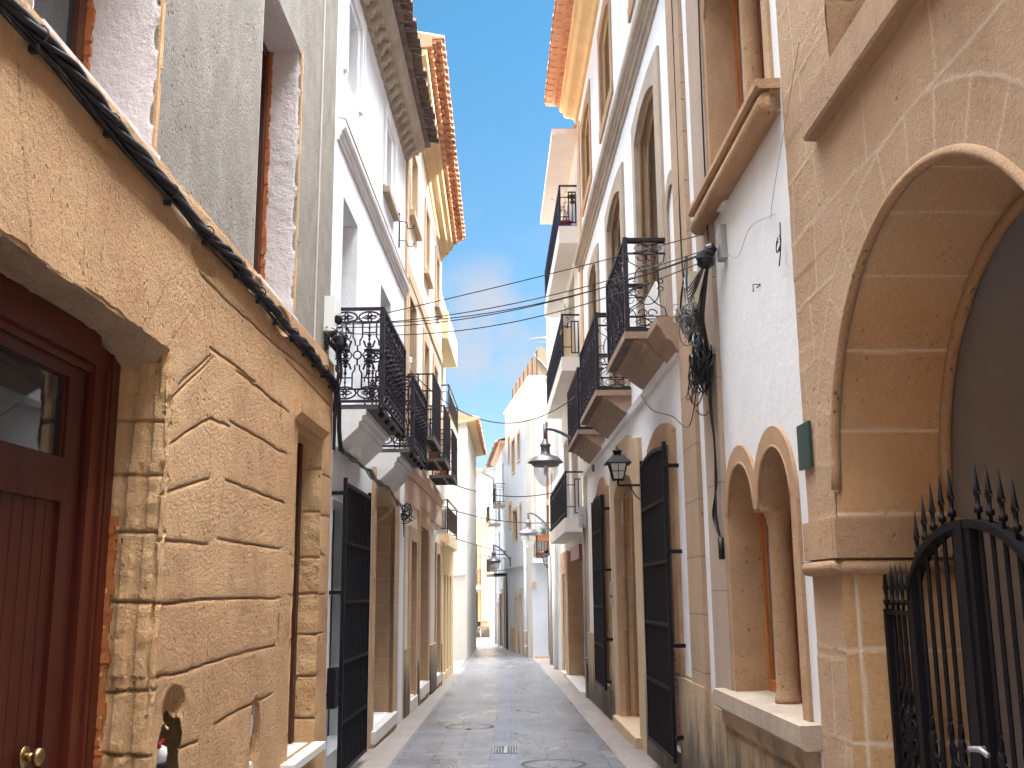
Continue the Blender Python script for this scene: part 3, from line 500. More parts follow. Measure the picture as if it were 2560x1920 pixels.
for (a,b,z0,z1,o) in ((-2.5,-1.38,7.05,8.18,1),(.56,1.72,7.0,8.16,1)):
    mb=MB(LW).box(a,a+.1,0,.035,z0,z1).box(b-.1,b,0,.035,z0,z1).box(a+.1,b-.1,0,.035,z1-.1,z1).box(b-.03,b+.01,.035,.05,z0,z1).build('window_surround','white',H2)
MB(LW).box(.58,1.75,0,.09,6.9,6.98).build('sill','mould',H2)
MB(LW).sweep([(0,6.14),(.02,6.14),(.025,6.185),(.042,6.195),(.047,6.24),(.065,6.25),(.08,6.29),(.08,6.35),(.0,6.375)],-2.74,3.18).build('string_course','white_old',H2)
MB(LW).sweep([(0,6.376),(.085,6.351),(.088,6.37),(0,6.39)],-2.74,3.18).build('drip_edge','mould',H2)
# cornice with small corbels and double row of old tiles
MB(LW).sweep([(0,8.42),(.04,8.42),(.05,8.5),(.09,8.52),(.09,8.56),(0,8.56)],-2.87,3.2).build('cornice_fillet','mould',H2)
MB(LW).sweep([(-.3,8.56),(.20,8.56),(.20,8.60),(.27,8.63),(.30,8.70),(.30,8.76),(-.3,8.76)],-2.87,3.2).sweep([(-.1,8.5),(.06,8.5),(.08,8.56),(-.1,8.56)],-2.87,3.2).build('cornice','mould',H2)
u=-2.8
while u<3.15:
    MB(LW).sweep([(.0,8.40),(.05,8.40),(.10,8.43),(.14,8.50),(.19,8.52),(.19,8.558),(0,8.558)],u,u+.12).build('corbel','mould',H2); u+=.30
mb=MB(LW)
def tilerow(mb,fr,u0,u1,w_,d0,d1,za,zb,jit=.02,th=.03,slope=0.,sk=(0,0,0,0)):
    u=u0
    while u<u1-.02:
        f=(u-u0)/(u1-u0); dz=sk[0]*(1-f)+sk[1]*f; dd=sk[2]*(1-f)+sk[3]*f; j=random.uniform(-jit,jit)
        n=5; arc=[(u+w_*.5+w_*.5*math.cos(pi*(1-k/n)),w_*.42*math.sin(pi*k/n)) for k in range(n+1)]; inn=[(u+w_*.5+(w_*.5-th)*math.cos(pi*(1-k/n)),(w_*.42-th)*math.sin(pi*k/n)) for k in range(n+1)]
        for k in range(n):
            a,b,c,e=arc[k],arc[k+1],inn[k+1],inn[k]
            mb.hexa([(p[0],d1+dd+j,za+dz+p[1]) for p in (a,b,c,e)],[(p[0],d0+dd+j,zb+dz+p[1]) for p in (a,b,c,e)])
        mb.box(u-.004,u+w_*.12,d0+dd,d1+dd+j*.5-.03,za+dz-.01,za+dz+.02); u+=w_
    return mb
def flatrow(mb,fr,u0,u1,w_,gap,d0,d1,z0,z1,sk=(0,0,0,0),jit=.008):
    u=u0
    while u<u1-.02:
        f=(u-u0)/(u1-u0); dz=sk[0]*(1-f)+sk[1]*f; dd=sk[2]*(1-f)+sk[3]*f; j=random.uniform(-jit,jit)
        mb.box(u+gap/2,u+w_-gap/2,d0+dd,d1+dd+j,z0+dz+j*.4,z1+dz); u+=w_
    return mb
flatrow(mb,LW,-2.87,3.2,.24,.012,-.1,.38,8.765,8.81,jit=.015); mb.build('tile_course','tiledark',H2)
mb=MB(LW); tilerow(mb,LW,-2.87,3.2,.22,-.5,.52,8.80,9.02,.02); mb.build('roof_tiles','tiledark',H2)
MB(LW).add([(-2.87,.35,8.86),(3.2,.35,8.86),(3.2,-3,9.7),(-2.87,-3,9.7),(3.2,-6,8.8),(-2.87,-6,8.8)],[(0,1,2,3),(3,2,4,5)]).build('roof','tiledark',H2)
# ground floor: iron grille window
def grille(fr,u0,u1,z0,z1,d,parent,mat='iron',step=.085,bands=(0.4,.95,1.51,2.07),r=.009,archtop=0,hinge=None,wall=0.):
    mb=MB(fr); n=int((u1-u0)/step); 
    zt=lambda u: z1+archtop*math.sin(pi*(u-u0)/(u1-u0))
    for i in range(1,n): u=u0+(u1-u0)*i/n; mb.box(u-r,u+r,d-r,d+r,z0,zt(u))
    k=8
    for i in range(k):
        a=u0+(u1-u0)*i/k; b=u0+(u1-u0)*(i+1)/k
        mb.hexa([(a,d-.012,zt(a)-.02),(b,d-.012,zt(b)-.02),(b,d+.014,zt(b)-.02),(a,d+.014,zt(a)-.02)],[(a,d-.012,zt(a)+.02),(b,d-.012,zt(b)+.02),(b,d+.014,zt(b)+.02),(a,d+.014,zt(a)+.02)])
    mb.box(u0,u1,d-.012,d+.016,z0-.015,z0+.015)
    for u in (u0,u1): mb.box(u-.016,u+.016,d-.018,d+.018,z0-.02,z1+.06)
    for zb in bands:
        mb.box(u0,u1,d-.017,d-.011,zb-.012,zb+.012)
        mb.box(u0,u1,d+.011,d+.017,zb-.012,zb+.012)
        for i in range(1,n): u=u0+(u1-u0)*i/n; mb.box(u-.016,u+.016,d-.02,d+.02,zb-.02,zb+.02)
    g=mb.build('grille',mat,parent)
    for zb in hinge or (z0+.5,(z0+z1)/2,z1-.1):
        for u in (u0-.02,u1+.02): MB(fr).box(u-.012,u+.012,wall-.05,d,zb-.018,zb+.018).build('hinge',mat,g)
        MB(fr).box(u0-.11,u0-.018,d-.02,d+.0,zb-.014,zb+.014).build('hinge',mat,g)
    return g
win=window(LW,-2.45,-1.0,.1,2.5,-.30,H2,'dark','glass',.08,(1,2))
grille(LW,-2.52,-.93,-.06,2.64,.13,H2,hinge=(.66,1.6,2.55))
# stone framed door
surround(LW,archpath(.12,2.6,-.3,2.52,2.9) if 0 else [(2.62,-.3),(2.62,3.12),(.10,3.12),(.10,-.3)],[(2.1,-.3),(2.1,2.78),(.32,2.78),(.32,-.3)],'door_surround','sandb',H2,.035)
multi(LW,[(2.1,2.14,-.44,.04,-.3,2.8),(2.04,2.12,-.4,-.33,-.3,2.8),(.3,2.1,-.42,.02,2.74,2.785)],'door_jamb','sandb',H2)
MB(LW).sweep([(-.42,2.4),(-.42,2.75),(0,2.75),(0,2.7),(-.1,2.62),(-.25,2.52)],1.75,2.1).build('corbel','sandb',H2)
MB(LW).box(.12,2.3,-.42,.09,-.15,-.01).build('doorstep','marble',H2); MB(LW).box(.14,2.28,-.2,.07,-.5,-.15).build('doorstep_base','trim',H2)
plankdoor(LW,.32,2.1,0,2.74,-.38,H2,'brown','brown',8)
MB(LW).box(2.64,3.16,0,.04,-.4,3.4).build('pilaster','white_r',H2)
# projecting balcony
def lscroll(c,r,a0,turns,n=14): return [(c[0]+r*(1-.75*i/n)*math.cos(a0+turns*2*pi*i/n),c[1]+r*(1-.75*i/n)*math.sin(a0+turns*2*pi*i/n)) for i in range(n+1)]
def castpanel(mb,f,a,w_,z0,h):
    """one cast-iron module between a and a+w_, from z0 up h; f maps (along,z)"""
    T=lambda pts,r=.008,sg=4: mb.tube([f(p[0],p[1]) for p in pts],r,sg,raw=True)
    c=a+w_/2; P=lambda x,y:(c+x*w_,z0+y*h)
    for (y0,y1) in ((.02,.15),(.86,.985)):
        cy=(y0+y1)/2; ry=(y1-y0)/2*h; el=arcp((c,z0+cy*h),w_*.47,0,2*pi,14,ry); T(el,.009)
        for s in (-1,1):
            T([P(0,cy),P(.14*s,cy+.02),P(.30*s,cy),P(.14*s,cy-.02),P(0,cy)],.009); T([P(0,cy),P(.08,cy+.035*s),P(0,cy+.055*s),P(-.08,cy+.035*s),P(0,cy)],.009)
    T([P(0,.15),P(0,.86)],.007)
    for y,r in ((.2,.012),(.30,.02),(.33,.012),(.38,.026),(.44,.045),(.50,.035),(.56,.045),(.62,.026),(.68,.014),(.72,.02),(.8,.012)):
        mb.tube([f(c,z0+(y-.02)*h),f(c,z0+y*h),f(c,z0+(y+.02)*h)],[r*.5,r,r*.5],6,raw=True)
    for s in (-1,1):
        for t in (1,-1):
            Y=lambda y: .5+t*(y-.5)
            T([P(.30*s,Y(.86)),P(.30*s,Y(.70)),P(.40*s,Y(.66)),P(.40*s,Y(.61)),P(.5*s,Y(.61)),P(.5*s,Y(.55))],.008)
            T([P(0,Y(.75)),P(.30*s,Y(.75))],.007); T([P(.0,Y(.58)),P(.16*s,Y(.60)),P(.24*s,Y(.66))],.010); T([P(0,Y(.52)),P(.18*s,Y(.54)),P(.28*s,Y(.5))],.008)
        T(arcp((c+.5*s*w_,z0+.5*h),w_*.17,0,2*pi,10,.045*h),.008)
def railmap(fr,side,val): # side 'u': panel at constant u running in d ; 'd': panel at constant d running in u
    return (lambda a,z: fr(val,a,z)) if side=='u' else (lambda a,z: fr(a,val,z))
def ornate_balcony(u0,u1,off,z0,z1,parent,label=None):
    b=MB(LW)
    b.box(u0,u1,-.0,off,z0-.045,z0-.03)
    u=u0
    while u<u1-.01: b.box(u+.006,min(u+.125,u1),.0,off-.01,z0-.03,z0); u+=.13
    bal=b.build('balcony','planks',parent)
    mb=MB(LW)
    for (a,bb,c,d_) in ((u0,u1,off,off),):
        mb.box(u0-.015,u1+.015,off-.018,off+.018,z1-.02,z1+.012); mb.box(u0-.01,u1+.01,off-.012,off+.012,z0+.02,z0+.045); mb.box(u0,u1,off-.008,off+.008,z0+(z1-z0)*.85,z0+(z1-z0)*.865); mb.box(u0,u1,off-.008,off+.008,z0+(z1-z0)*.15,z0+(z1-z0)*.165)
    for u in (u0,u1):
        mb.box(u-.015,u+.015,.0,off,z1-.02,z1+.01); mb.box(u-.01,u+.01,.0,off,z0+.02,z0+.045); mb.box(u-.008,u+.008,0,off,z0+(z1-z0)*.85,z0+(z1-z0)*.865); mb.box(u-.008,u+.008,0,off,z0+(z1-z0)*.15,z0+(z1-z0)*.165)
        mb.box(u-.024,u+.024,off-.024,off+.024,z0,z1)
        mb.tube([(u,off,z0-.07),(u,off,z0-.04),(u,off,z0)],[.012,.03,.02],8)
        w_=off/2
        for k in range(2): castpanel(mb,railmap(LW,'u',u),k*w_-.012,w_,z0+.04,z1-z0-.06)
    n=round((u1-u0)/.235); w_=(u1-u0)/n
    for k in range(n): castpanel(mb,railmap(LW,'d',off),u0+k*w_,w_,z0+.04,z1-z0-.06)
    mb.build('railing','iron2',bal)
    b=MB(LW); uc0,uc1=u0+.0,u1-.12
    b.sweep([(0,z0-.42),(.05,z0-.41),(.08,z0-.38),(.25,z0-.22),(.25,z0-.17),(.28,z0-.16),(.28,z0-.11),(.32,z0-.10),(.32,z0-.047),(0,z0-.047)],uc0,uc1); b.build('corbel','white_old',bal)
    for k in range(4):
        u=u0+(u1-u0)*(k+.5)/4; MB(LW).tube([(u,off-.03,z0-.1),(u,off-.03,z0-.07),(u,off-.03,z0-.045)],[.015,.035,.02],8).build('bracket_knob','iron2',bal)
    return bal
ornate_balcony(-2.55,-.72,.47,3.42,4.40,H2); ornate_balcony(.25,1.95,.47,3.36,4.28,H2)
# ================= LEFT: cream house with stone trims
H3=root('cream_house','cream house with tan stone window frames and orange tiled eaves, third on the left','house',LW(6,0,-.2))
ups=[(3.72,4.72,6.36),(6.25,7.1,6.22),(8.3,9.15,6.2)]; tops=[(3.8,4.7,7.95,9.0),(6.35,7.0,7.75,8.85),(8.7,9.3,7.75,8.68)]
gd=[rect(4.35,5.2,-.05,2.42),rect(5.85,7.3,.0,2.74),rect(9.2,10.1,-.05,2.38)]
holes=[rect(a,b,3.95,c) for a,b,c in ups]+[rect(a,b,c,d_) for a,b,c,d_ in tops]+gd
facade(LW,[(3.18,-1),(10.3,-1),(10.3,9.25),(3.18,10.2)],[(h,.4) for h in holes],'wall','cream',H3,grow=.006)
body(LW,3.18,10.3,9.2,6,'cream',H3)
MB(LW).box(3.3,10.28,0,.03,6.62,6.84).build('string_course','trim',H3); MB(LW).box(3.15,3.42,0,.035,-.4,10.05).build('quoin_strip','trim',H3)
for a,b,c in ups:
    surround(LW,[(b+.2,3.9),(b+.2,c+.2),(a-.2,c+.2),(a-.2,3.9)],[(b,3.9),(b,c),(a,c),(a,3.9)],'door_surround','trim',H3)
    window(LW,a,b,3.95,c,-.28,H3,'shutter','glass',.09,(1,2),name='balcony_door'); MB(LW).box(b-.02,b+.003,-.28,.03,3.95,c).build('reveal','trim',H3)
for a,b,c,d_ in tops:
    surround(LW,[(b+.18,c-.16),(b+.18,d_+.16),(a-.18,d_+.16),(a-.18,c-.16),(b+.18,c-.16)],[(b,c),(b,d_),(a,d_),(a,c),(b,c)],'window_surround','trim',H3)
    MB(LW).box(a-.22,b+.22,0,.10,c-.26,c-.16).build('sill','trim',H3); window(LW,a,b,c,d_,-.25,H3,'shutter','glass',.06,(1,0)); MB(LW).box(b-.02,b+.003,-.28,.03,c,d_).build('reveal','trim',H3)
for i,(a,b,c,d_) in enumerate(((4.35,5.2,-.05,2.42),(5.85,7.3,.0,2.74),(9.2,10.1,-.05,2.38))):
    w2=.22 if i!=1 else .35
    surround(LW,[(b+w2,-.4),(b+w2,d_+w2),(a-w2,d_+w2),(a-w2,-.4)],[(b,-.4),(b,d_),(a,d_),(a,-.4)],'door_surround','trim' if i!=1 else 'sandb',H3)
    plankdoor(LW,a,b,c,d_,-.34,H3,'brown','brown',5); multi(LW,[(b-.03,b+.003,-.36,.03,c-.3,d_),(a-.003,a+.02,-.36,.03,c-.3,d_)],'reveal','sandb',H3)
    MB(LW).box(a-.05,b+.05,-.36,.06,c-.2,c-.02).build('doorstep','marble',H3)
multi(LW,[(3.45,4.1,0,.05,-.6,.75),(5.45,5.6,0,.05,-.6,.45),(7.7,8.95,0,.05,-.6,.6),(10.34,10.36,0,.05,-.6,.5)],'plinth','plinth',H3)
MB(LW).sweep([(0,3.42),(.03,3.42),(.06,3.5),(.08,3.55),(.08,3.66),(0,3.68)],3.2,10.28).box(3.45,10.28,0,.03,2.98,3.40).build('ledge','trimpink',H3)
# sloping eaves: golden stone cornice, saw-tooth bricks, tiles
sk=(10.35,9.25,.0,-.06)
MB(LW).sweep([(-.3,-.22),(.06,-.22),(.10,-.12),(.20,-.08),(.22,.02),(.30,.06),(.32,.16),(-.3,.16)],3.22,10.1,dz=(10.30,9.22),dd=(0,-.04)).build('cornice','gold',H3)
mb=MB(LW); u=3.25
while u<10.05:
    f=(u-3.25)/6.8; dz=10.46*(1-f)+9.38*f; dd=-.04*f
    mb.add([(u,.30+dd,dz),(u+.11,.42+dd,dz),(u+.22,.30+dd,dz),(u,.30+dd,dz+.09),(u+.11,.42+dd,dz+.09),(u+.22,.30+dd,dz+.09)],[(0,1,2),(5,4,3),(0,3,4,1),(1,4,5,2),(0,2,5,3)]); u+=.22
mb.build('sawtooth_bricks','terra',H3)
mb=MB(LW); flatrow(mb,LW,3.22,10.1,.26,.008,-.1,.47,0,.035,sk=(10.555,9.475,0,-.05)); flatrow(mb,LW,3.22,10.1,.2,.02,.1,.55,.04,.10,sk=(10.555,9.475,0,-.05)); mb.build('tile_course','terra',H3)
mb=MB(LW); tilerow(mb,LW,3.22,10.1,.2,-.6,.60,.10,.34,.006,sk=(10.555,9.475,0,-.05)); mb.build('roof_tiles','terra2',H3)
MB(LW).add([(3.2,.4,10.7),(10.1,.36,9.62),(10.1,-3,10.3),(3.2,-3,11.4),(3.2,.4,10.5),(10.1,.36,9.4),(10.1,-3,9.2),(3.2,-3,10.2)],[(0,1,2,3),(4,7,6,5),(0,4,5,1),(0,3,7,4),(1,5,6,2)]).build('roof','terra2',H3)
# three thin-slab balconies with flat bar fronts
def bar_balcony(u0,u1,off,z0,z1,parent):
    b=MB(LW); b.box(u0,u1,0,off,z0-.03,z0)
    n=5
    for k in range(n+1): u=u0+(u1-u0)*k/n; b.box(u-.012,u+.012,.0,off,z0-.06,z0-.03)
    b.box(u0-.01,u1+.01,off-.0,off+.02,z0-.07,z0+.01)
    bal=b.build('balcony','planks',parent)
    MB(LW).box(u0+.02,u1-.02,off*.55,off*.55+.05,z0-.045,z0-.032).build('slab_strip','conc',bal)
    mb=MB(LW); 
    for u in (u0,u1):
        mb.box(u-.012,u+.012,0,off,z1-.02,z1); mb.box(u-.01,u+.01,0,off,z0+.42,z0+.435)
        for k in range(3): d_=off*k/3+.06; mb.box(u-.01,u+.01,d_-.01,d_+.01,z0,z1)
    mb.box(u0,u1,off-.012,off+.012,z1-.02,z1+.005); mb.box(u0,u1,off-.012,off+.012,z0+.06,z0+.08)
    n=int((u1-u0)/.085)
    for k in range(n+1): u=u0+(u1-u0)*k/n; mb.box(u-.008,u+.008,off-.012,off+.012,z0,z1)
    mb.build('railing','iron2',bal); return bal
B3=[bar_balcony(3.4,4.8,.44,3.98,4.98,H3),bar_balcony(5.6,7.05,.44,3.92,4.86,H3),bar_balcony(7.6,9.0,.44,3.84,4.74,H3)]
# ================= LEFT: yellow ground-floor house with concrete balconies, and the corner house
H4=root('yellow_house','narrow cream and yellow house with boxy concrete balconies before the corner on the left','house',LW(12.3,0,-.35))
gh=[rect(11.3,11.9,-.2,1.98),rect(12.2,12.75,-.2,1.98),rect(13.1,13.7,-.2,1.98)]
facade(LW,rect(10.3,14.4,-1,2.72),[(h,.4) for h in gh],'lower_wall','cream2',H4)
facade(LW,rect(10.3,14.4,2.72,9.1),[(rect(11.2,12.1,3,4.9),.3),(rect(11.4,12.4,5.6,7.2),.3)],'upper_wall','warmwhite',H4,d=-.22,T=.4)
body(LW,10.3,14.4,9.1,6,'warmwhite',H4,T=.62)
for h in gh: plankdoor(LW,h[0][0],h[1][0],-.2,1.98,-.16,H4,'shutterbox',None,3,knob=False)
window(LW,11.2,12.1,3,4.9,-.5,H4,'shutter','glass',.07,(1,1)); window(LW,11.4,12.4,5.6,7.2,-.5,H4,'shutter','glass',.07,(1,1))
MB(LW).sweep([(-.22,2.68),(.05,2.60),(.09,2.66),(-.22,2.86)],10.32,14.3).build('tile_ledge','terra2',H4)
def conc_balcony(fr,u0,u1,d0,d1,zb,zt,ztop,parent,mat='concy',n=None,rail='rustiron',gap=.1,post=None,name='balcony'):
    bal=MB(fr).box(u0,u1,d0,d1,zb,zt).build(name,mat,parent)
    mb=MB(fr)
    for u in (u0+.03,u1-.03):
        mb.box(u-.014,u+.014,d0,d1-.02,ztop-.03,ztop); mb.box(u-.01,u+.01,d0,d1-.02,zt+.10,zt+.12); mb.box(u-.01,u+.01,d0,d1-.02,ztop-.18,ztop-.165)
        mb.box(u-.016,u+.016,d1-.04,d1-.01,zt,ztop)
        k=int((d1-d0)/.11)
        for i in range(k): dd=d0+(d1-d0)*(i+.5)/k; mb.box(u-.007,u+.007,dd-.007,dd+.007,zt+.1,ztop-.17)
    mb.box(u0+.03,u1-.03,d1-.035,d1-.012,ztop-.03,ztop+.004); mb.box(u0+.03,u1-.03,d1-.03,d1-.018,zt+.1,zt+.12); mb.box(u0+.03,u1-.03,d1-.03,d1-.018,ztop-.18,ztop-.165)
    k=int((u1-u0)/gap)
    for i in range(1,k): u=u0+(u1-u0)*i/k; mb.box(u-.007,u+.007,d1-.032,d1-.016,zt+.1,ztop-.17)
    mb.build('railing',rail,bal); return bal
conc_balcony(LW,10.5,13.6,-.22,.16,2.60,2.86,3.62,H4); conc_balcony(LW,10.9,14.0,-.22,.15,5.20,5.55,6.3,H4)
MB(LW).box(10.5,13.7,-.22,.13,7.3,7.95).build('balcony_parapet','concy',H4)
ac=root('air_conditioner','white louvred air conditioning unit standing on the lowest yellow concrete balcony on the left','air conditioner',LW(10.8,-.03,2.87))
mb=MB(LW).box(10.62,11.3,-.19,.10,2.87,3.42); mb.build('casing','ac',ac)
mb=MB(LW)
for i in range(12): z=2.91+i*.04; mb.box(10.605,10.62,-.17,.08,z,z+.02)
mb.build('louvres','greyplastic',ac)
H5=root('corner_house','plain white corner house with tiled eaves where the street bends left','house',(-3,36,-.5))
FA=Fr((-1.51,33.95,0),(1,0,0),(0,-1,0))
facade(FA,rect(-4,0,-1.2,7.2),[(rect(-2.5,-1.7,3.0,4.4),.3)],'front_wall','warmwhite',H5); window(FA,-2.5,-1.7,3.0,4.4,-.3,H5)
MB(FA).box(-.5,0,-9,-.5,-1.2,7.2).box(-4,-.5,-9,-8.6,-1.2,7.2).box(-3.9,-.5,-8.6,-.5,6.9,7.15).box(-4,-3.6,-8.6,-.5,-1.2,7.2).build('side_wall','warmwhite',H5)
FS5=Fr((-1.51,33.95,0),(0,1,0),(1,0,0))
MB(FA).tube([(-1.2,.03,2.17),(-.3,.03,2.13),(-.05,.03,2.15),(-.02,.03,2.3)],.02,6).build('pipe','whitepipe',H5)
mb=MB(FS5); tilerow(mb,FS5,-.1,9,.22,-.8,.42,7.16,7.42,.02); mb.build('roof_tiles','terra2',H5)
MB(FS5).sweep([(-.5,7.0),(.28,7.14),(.3,7.2),(-.5,7.22)],-.1,9).build('eaves_board','gold',H5)
MB(FA).add([(.2,.1,7.3),(-4.2,.1,8.6),(-4.2,-9,8.6),(.2,-9,7.3),(.2,.1,7.2),(-4.2,.1,7.2)],[(0,3,2,1),(0,1,5,4)]).build('roof','terra2',H5)
MB(FA).lathe((-.35,.02,5.2),[(.05,-.05),(.05,.05),(.001,.05)],8,raw=False).build('vent_cap','dark',H5)
# ================= RIGHT: sandstone arch house
A1=root('arch_house','tall sandstone house with a big round arched entrance, nearest on the right','house',RW(-9,0,0))
cu,cz,RA=-8.14,2.09,1.2
AL=[(cu-RA,-.6),(cu+RA,-.6)]+[(cu+RA*math.cos(pi*i/36),cz+RA*math.sin(pi*i/36)) for i in range(37)]
UW=rect(-8.75,-7.30,4.23,5.9)
Rr=random.Random(4); JR=[]
lev=[.42,.86,1.30,1.95,2.40,2.80,3.16,3.55,3.94,4.45,4.98,5.45]
JR+=poly(arcp((cu,cz),1.47,0,pi,40))
for i in range(15): a=pi*(i+.5)/15; JR+=[((cu+1.2*math.cos(a),cz+1.2*math.sin(a)),(cu+1.47*math.cos(a),cz+1.47*math.sin(a)))]
for i,zl in enumerate(lev):
    x0,x1=-11.,-6.4; dz=zl-cz
    if 0<=dz<1.47: q=math.sqrt(1.47**2-dz*dz); JR+=[((cu+q,zl),(x1,zl)),((x0,zl),(cu-q,zl))]
    elif zl<cz: JR+=[((cu+1.2,zl),(x1,zl))]
    else: JR+=[((x0,zl+.0),(x1,zl+Rr.uniform(-.02,.02)))]
    zn=lev[i+1] if i+1<len(lev) else zl+.5; x=x1+Rr.uniform(-.5,-.1)
    while x>x0:
        zm=(zl+zn)/2
        if math.hypot(x-cu,zm-cz)>1.5 and (zm>cz or x>cu+1.2): JR+=[((x,zl),(x+Rr.uniform(-.04,.04),zn))]
        x-=Rr.uniform(.35,.8)
facade(RW,rect(-15,-6.46,-1,11.3),[(AL,.5),(UW,.5)],'wall','sand2',A1,T=.555,d=-.004,grow=.022)
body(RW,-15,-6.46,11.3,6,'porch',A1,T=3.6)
def Ahole(a,b): return ((np.hypot(a-cu,b-cz)<RA+.006)&(b>cz))|((np.abs(a-cu)<RA)&(b<=cz))|((a>-8.75)&(a<-7.30)&(b>4.23)&(b<5.9))
sheet(wmap(RW,.012),-9.75,-6.46,-.1,5.6,.014,JR,'stone_facing','sand',A1,hole=Ahole,rough=.0035,gw=.0105,gd=.003,seed=31,raised=True,post=lambda A,B,H:H+.006*smoothnoise(np.floor(A*1.9),np.floor(B*2.4),3.7,9,1))
# arch soffit and jambs: A = arc length, B = depth
def amap(A,B,H):
    s=A; ang=np.clip(s/RA,0,pi); r=RA-H; below=s<0; above=s>pi*RA
    u=np.where(below,cu+r,np.where(above,cu-r,cu+r*np.cos(ang))); z=np.where(below,cz+s,np.where(above,cz-(s-pi*RA),cz+r*np.sin(ang)))
    return RW.P.x+RW.t.x*u+RW.n.x*B, RW.P.y+RW.t.y*u+RW.n.y*B, z
JA=[((s,-.6),(s,.1)) for s in (-1.75,-1.23,-.79,-.12,.30,.72,1.14,1.56,1.98,2.4,2.8,3.2,3.6)]+[((-3,-.06),(-.15,-.065))]
sheet(amap,-2.7,pi*RA+2.7,-.57,.012,.014,JA,'arch_soffit','sandj',A1,rough=.004,gw=.012,gd=.004,seed=41)
MB(RW).tube([(cu+(RA+.0)*math.cos(a),.006,cz+(RA+.0)*math.sin(a)) for a in [pi*i/40 for i in range(41)]],.026,10).tube([(cu+RA,.006,cz),(cu+RA,.006,cz-.02)],[.026,.01],10).build('arch_roll_moulding','sand2',A1)
MB(RW).tube([(cu+(RA-.05)*math.cos(a),-.54,cz+(RA-.05)*math.sin(a)) for a in [pi*i/40 for i in range(41)]],.03,8).build('arch_roll_moulding','sand2',A1)
MB(RW).box(-6.95,-6.46,.0,.05,1.75,1.95).box(cu+RA-.055,cu+RA+.02,-.6,.047,1.75,1.947).build('impost','sand2',A1)
MB(RW).tube([(-6.46,.03,1.705),(cu+RA+.0,.03,1.705),(cu+RA-.02,.01,1.705),(cu+RA-.02,-.6,1.705)],.04,10).build('impost_moulding','sand2',A1)
MB(RW).sweep([(0,3.95),(.075,3.95),(.085,3.97),(.085,4.17),(.05,4.22),(-.5,4.23),(-.5,4.1),(0,4.1)],-15,-7.02).build('sill','sand',A1)
sheet(jmap(RW,-7.305,-1),-.45,.012,4.2,5.9,.02,[((-.5,4.62),(.1,4.62)),((-.5,5.1),(.1,5.1))],'window_reveal','sand2',A1,rough=.012,seed=43)
window(RW,-8.74,-7.33,4.23,5.9,-.42,A1,'orange_wood','glassb',.08,(2,0))
mb=MB(RW)
for u in (-7.5,-7.72,-7.94,-8.16,-8.38,-8.6): mb.tube([(u,-.18,4.2),(u,-.18,5.9)],.012,6)
mb.box(-8.75,-7.3,-.19,-.17,4.5,4.52); mb.build('window_bars','iron',A1)
# porch behind the arch
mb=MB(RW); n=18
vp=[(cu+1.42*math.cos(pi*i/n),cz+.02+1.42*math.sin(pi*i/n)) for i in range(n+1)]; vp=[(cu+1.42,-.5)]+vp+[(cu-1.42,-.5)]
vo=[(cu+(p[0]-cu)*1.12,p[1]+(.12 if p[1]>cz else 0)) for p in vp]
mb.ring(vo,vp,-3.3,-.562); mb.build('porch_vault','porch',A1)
mb=MB(RW).box(cu-1.6,cu+1.6,-3.5,-3.3,-.5,4); mb.build('porch_back_wall','trimpink',A1)
MB(RW).box(cu-1.5,cu+1.5,-3.3,-.5,-.3,-.02).build('porch_floor','groundm',A1)
surround(RW,archpath(cu-1.0,cu+1.0,-.3,1.9,2.85),archpath(cu-.72,cu+.72,-.3,1.85,2.55),'inner_arch','sand2',A1,-3.2,-3.35)
plankdoor(RW,cu-.7,cu+.7,-.1,2.3,-3.3,A1,'brown',None,6)
# wrought iron gate set in the arch
GT=root('iron_gate','black wrought iron gate with spear tips and arched top in the big stone arch','gate',RW(-7.9,-.2,-.1))
gd_=-.2
def spear(mb,fr,u,d,z,s=1.):
    mb.tube([(u,d,z),(u,d,z+.03*s),(u,d,z+.035*s),(u,d,z+.055*s),(u,d,z+.06*s),(u,d,z+.11*s),(u,d,z+.115*s),(u,d,z+.13*s),(u,d,z+.24*s)],[.008,.008,.018*s,.018*s,.009,.010,.017*s,.013*s,.001],6)
    for t in (-1,1): mb.tube([(u,d,z+.10*s),(u+.018*t*s,d,z+.115*s),(u+.026*t*s,d,z+.105*s)],[.007,.006,.003],5)
def twist(mb,fr,u,d,z0,z1,zt0,zt1,r=.0105):
    pts=[(u,d,z0),(u,d,zt0)]; mb.tube(pts,r,4); mb.tube([(u,d,zt1),(u,d,z1)],r,4)
    k=26; P=[];
    vs=[];fs=[]
    for i in range(k+1):
        z=zt0+(zt1-zt0)*i/k; a=i*.42+pi/4; rad=.0135
        for q in range(4): vs.append((u+rad*math.cos(a+q*pi/2),d+rad*math.sin(a+q*pi/2),z))
    for i in range(k):
        for q in range(4): fs.append((i*4+q,i*4+(q+1)%4,i*4+4+(q+1)%4,i*4+4+q))
    mb.add(vs,fs)
def rosette(mb,u,d,z):
    for s in (-1,1):
        for t in (-1,1): mb.tube([(u+s*(.045+.035*math.cos(a*t)),d,z+t*.04+.035*math.sin(a*t)) for a in [pi+ (i/10)*1.6*pi for i in range(11)]],.008,5)
    mb.tube([(u,d,z-.12),(u,d,z-.1),(u,d,z+.1),(u,d,z+.12)],[.01,.018,.018,.01],6)
fx=MB(RW); fx.box(-6.99,-6.955,gd_-.02,gd_+.02,-.1,1.50).box(-7.28,-6.955,gd_-.02,gd_+.02,1.475,1.495)
for i,u in enumerate((-6.955,-7.035,-7.10,-7.165,-7.235)):
    if 0<i: twist(fx,RW,u,gd_,.05,1.48,.55,1.15)
    spear(fx,RW,u,gd_,1.49,.95)
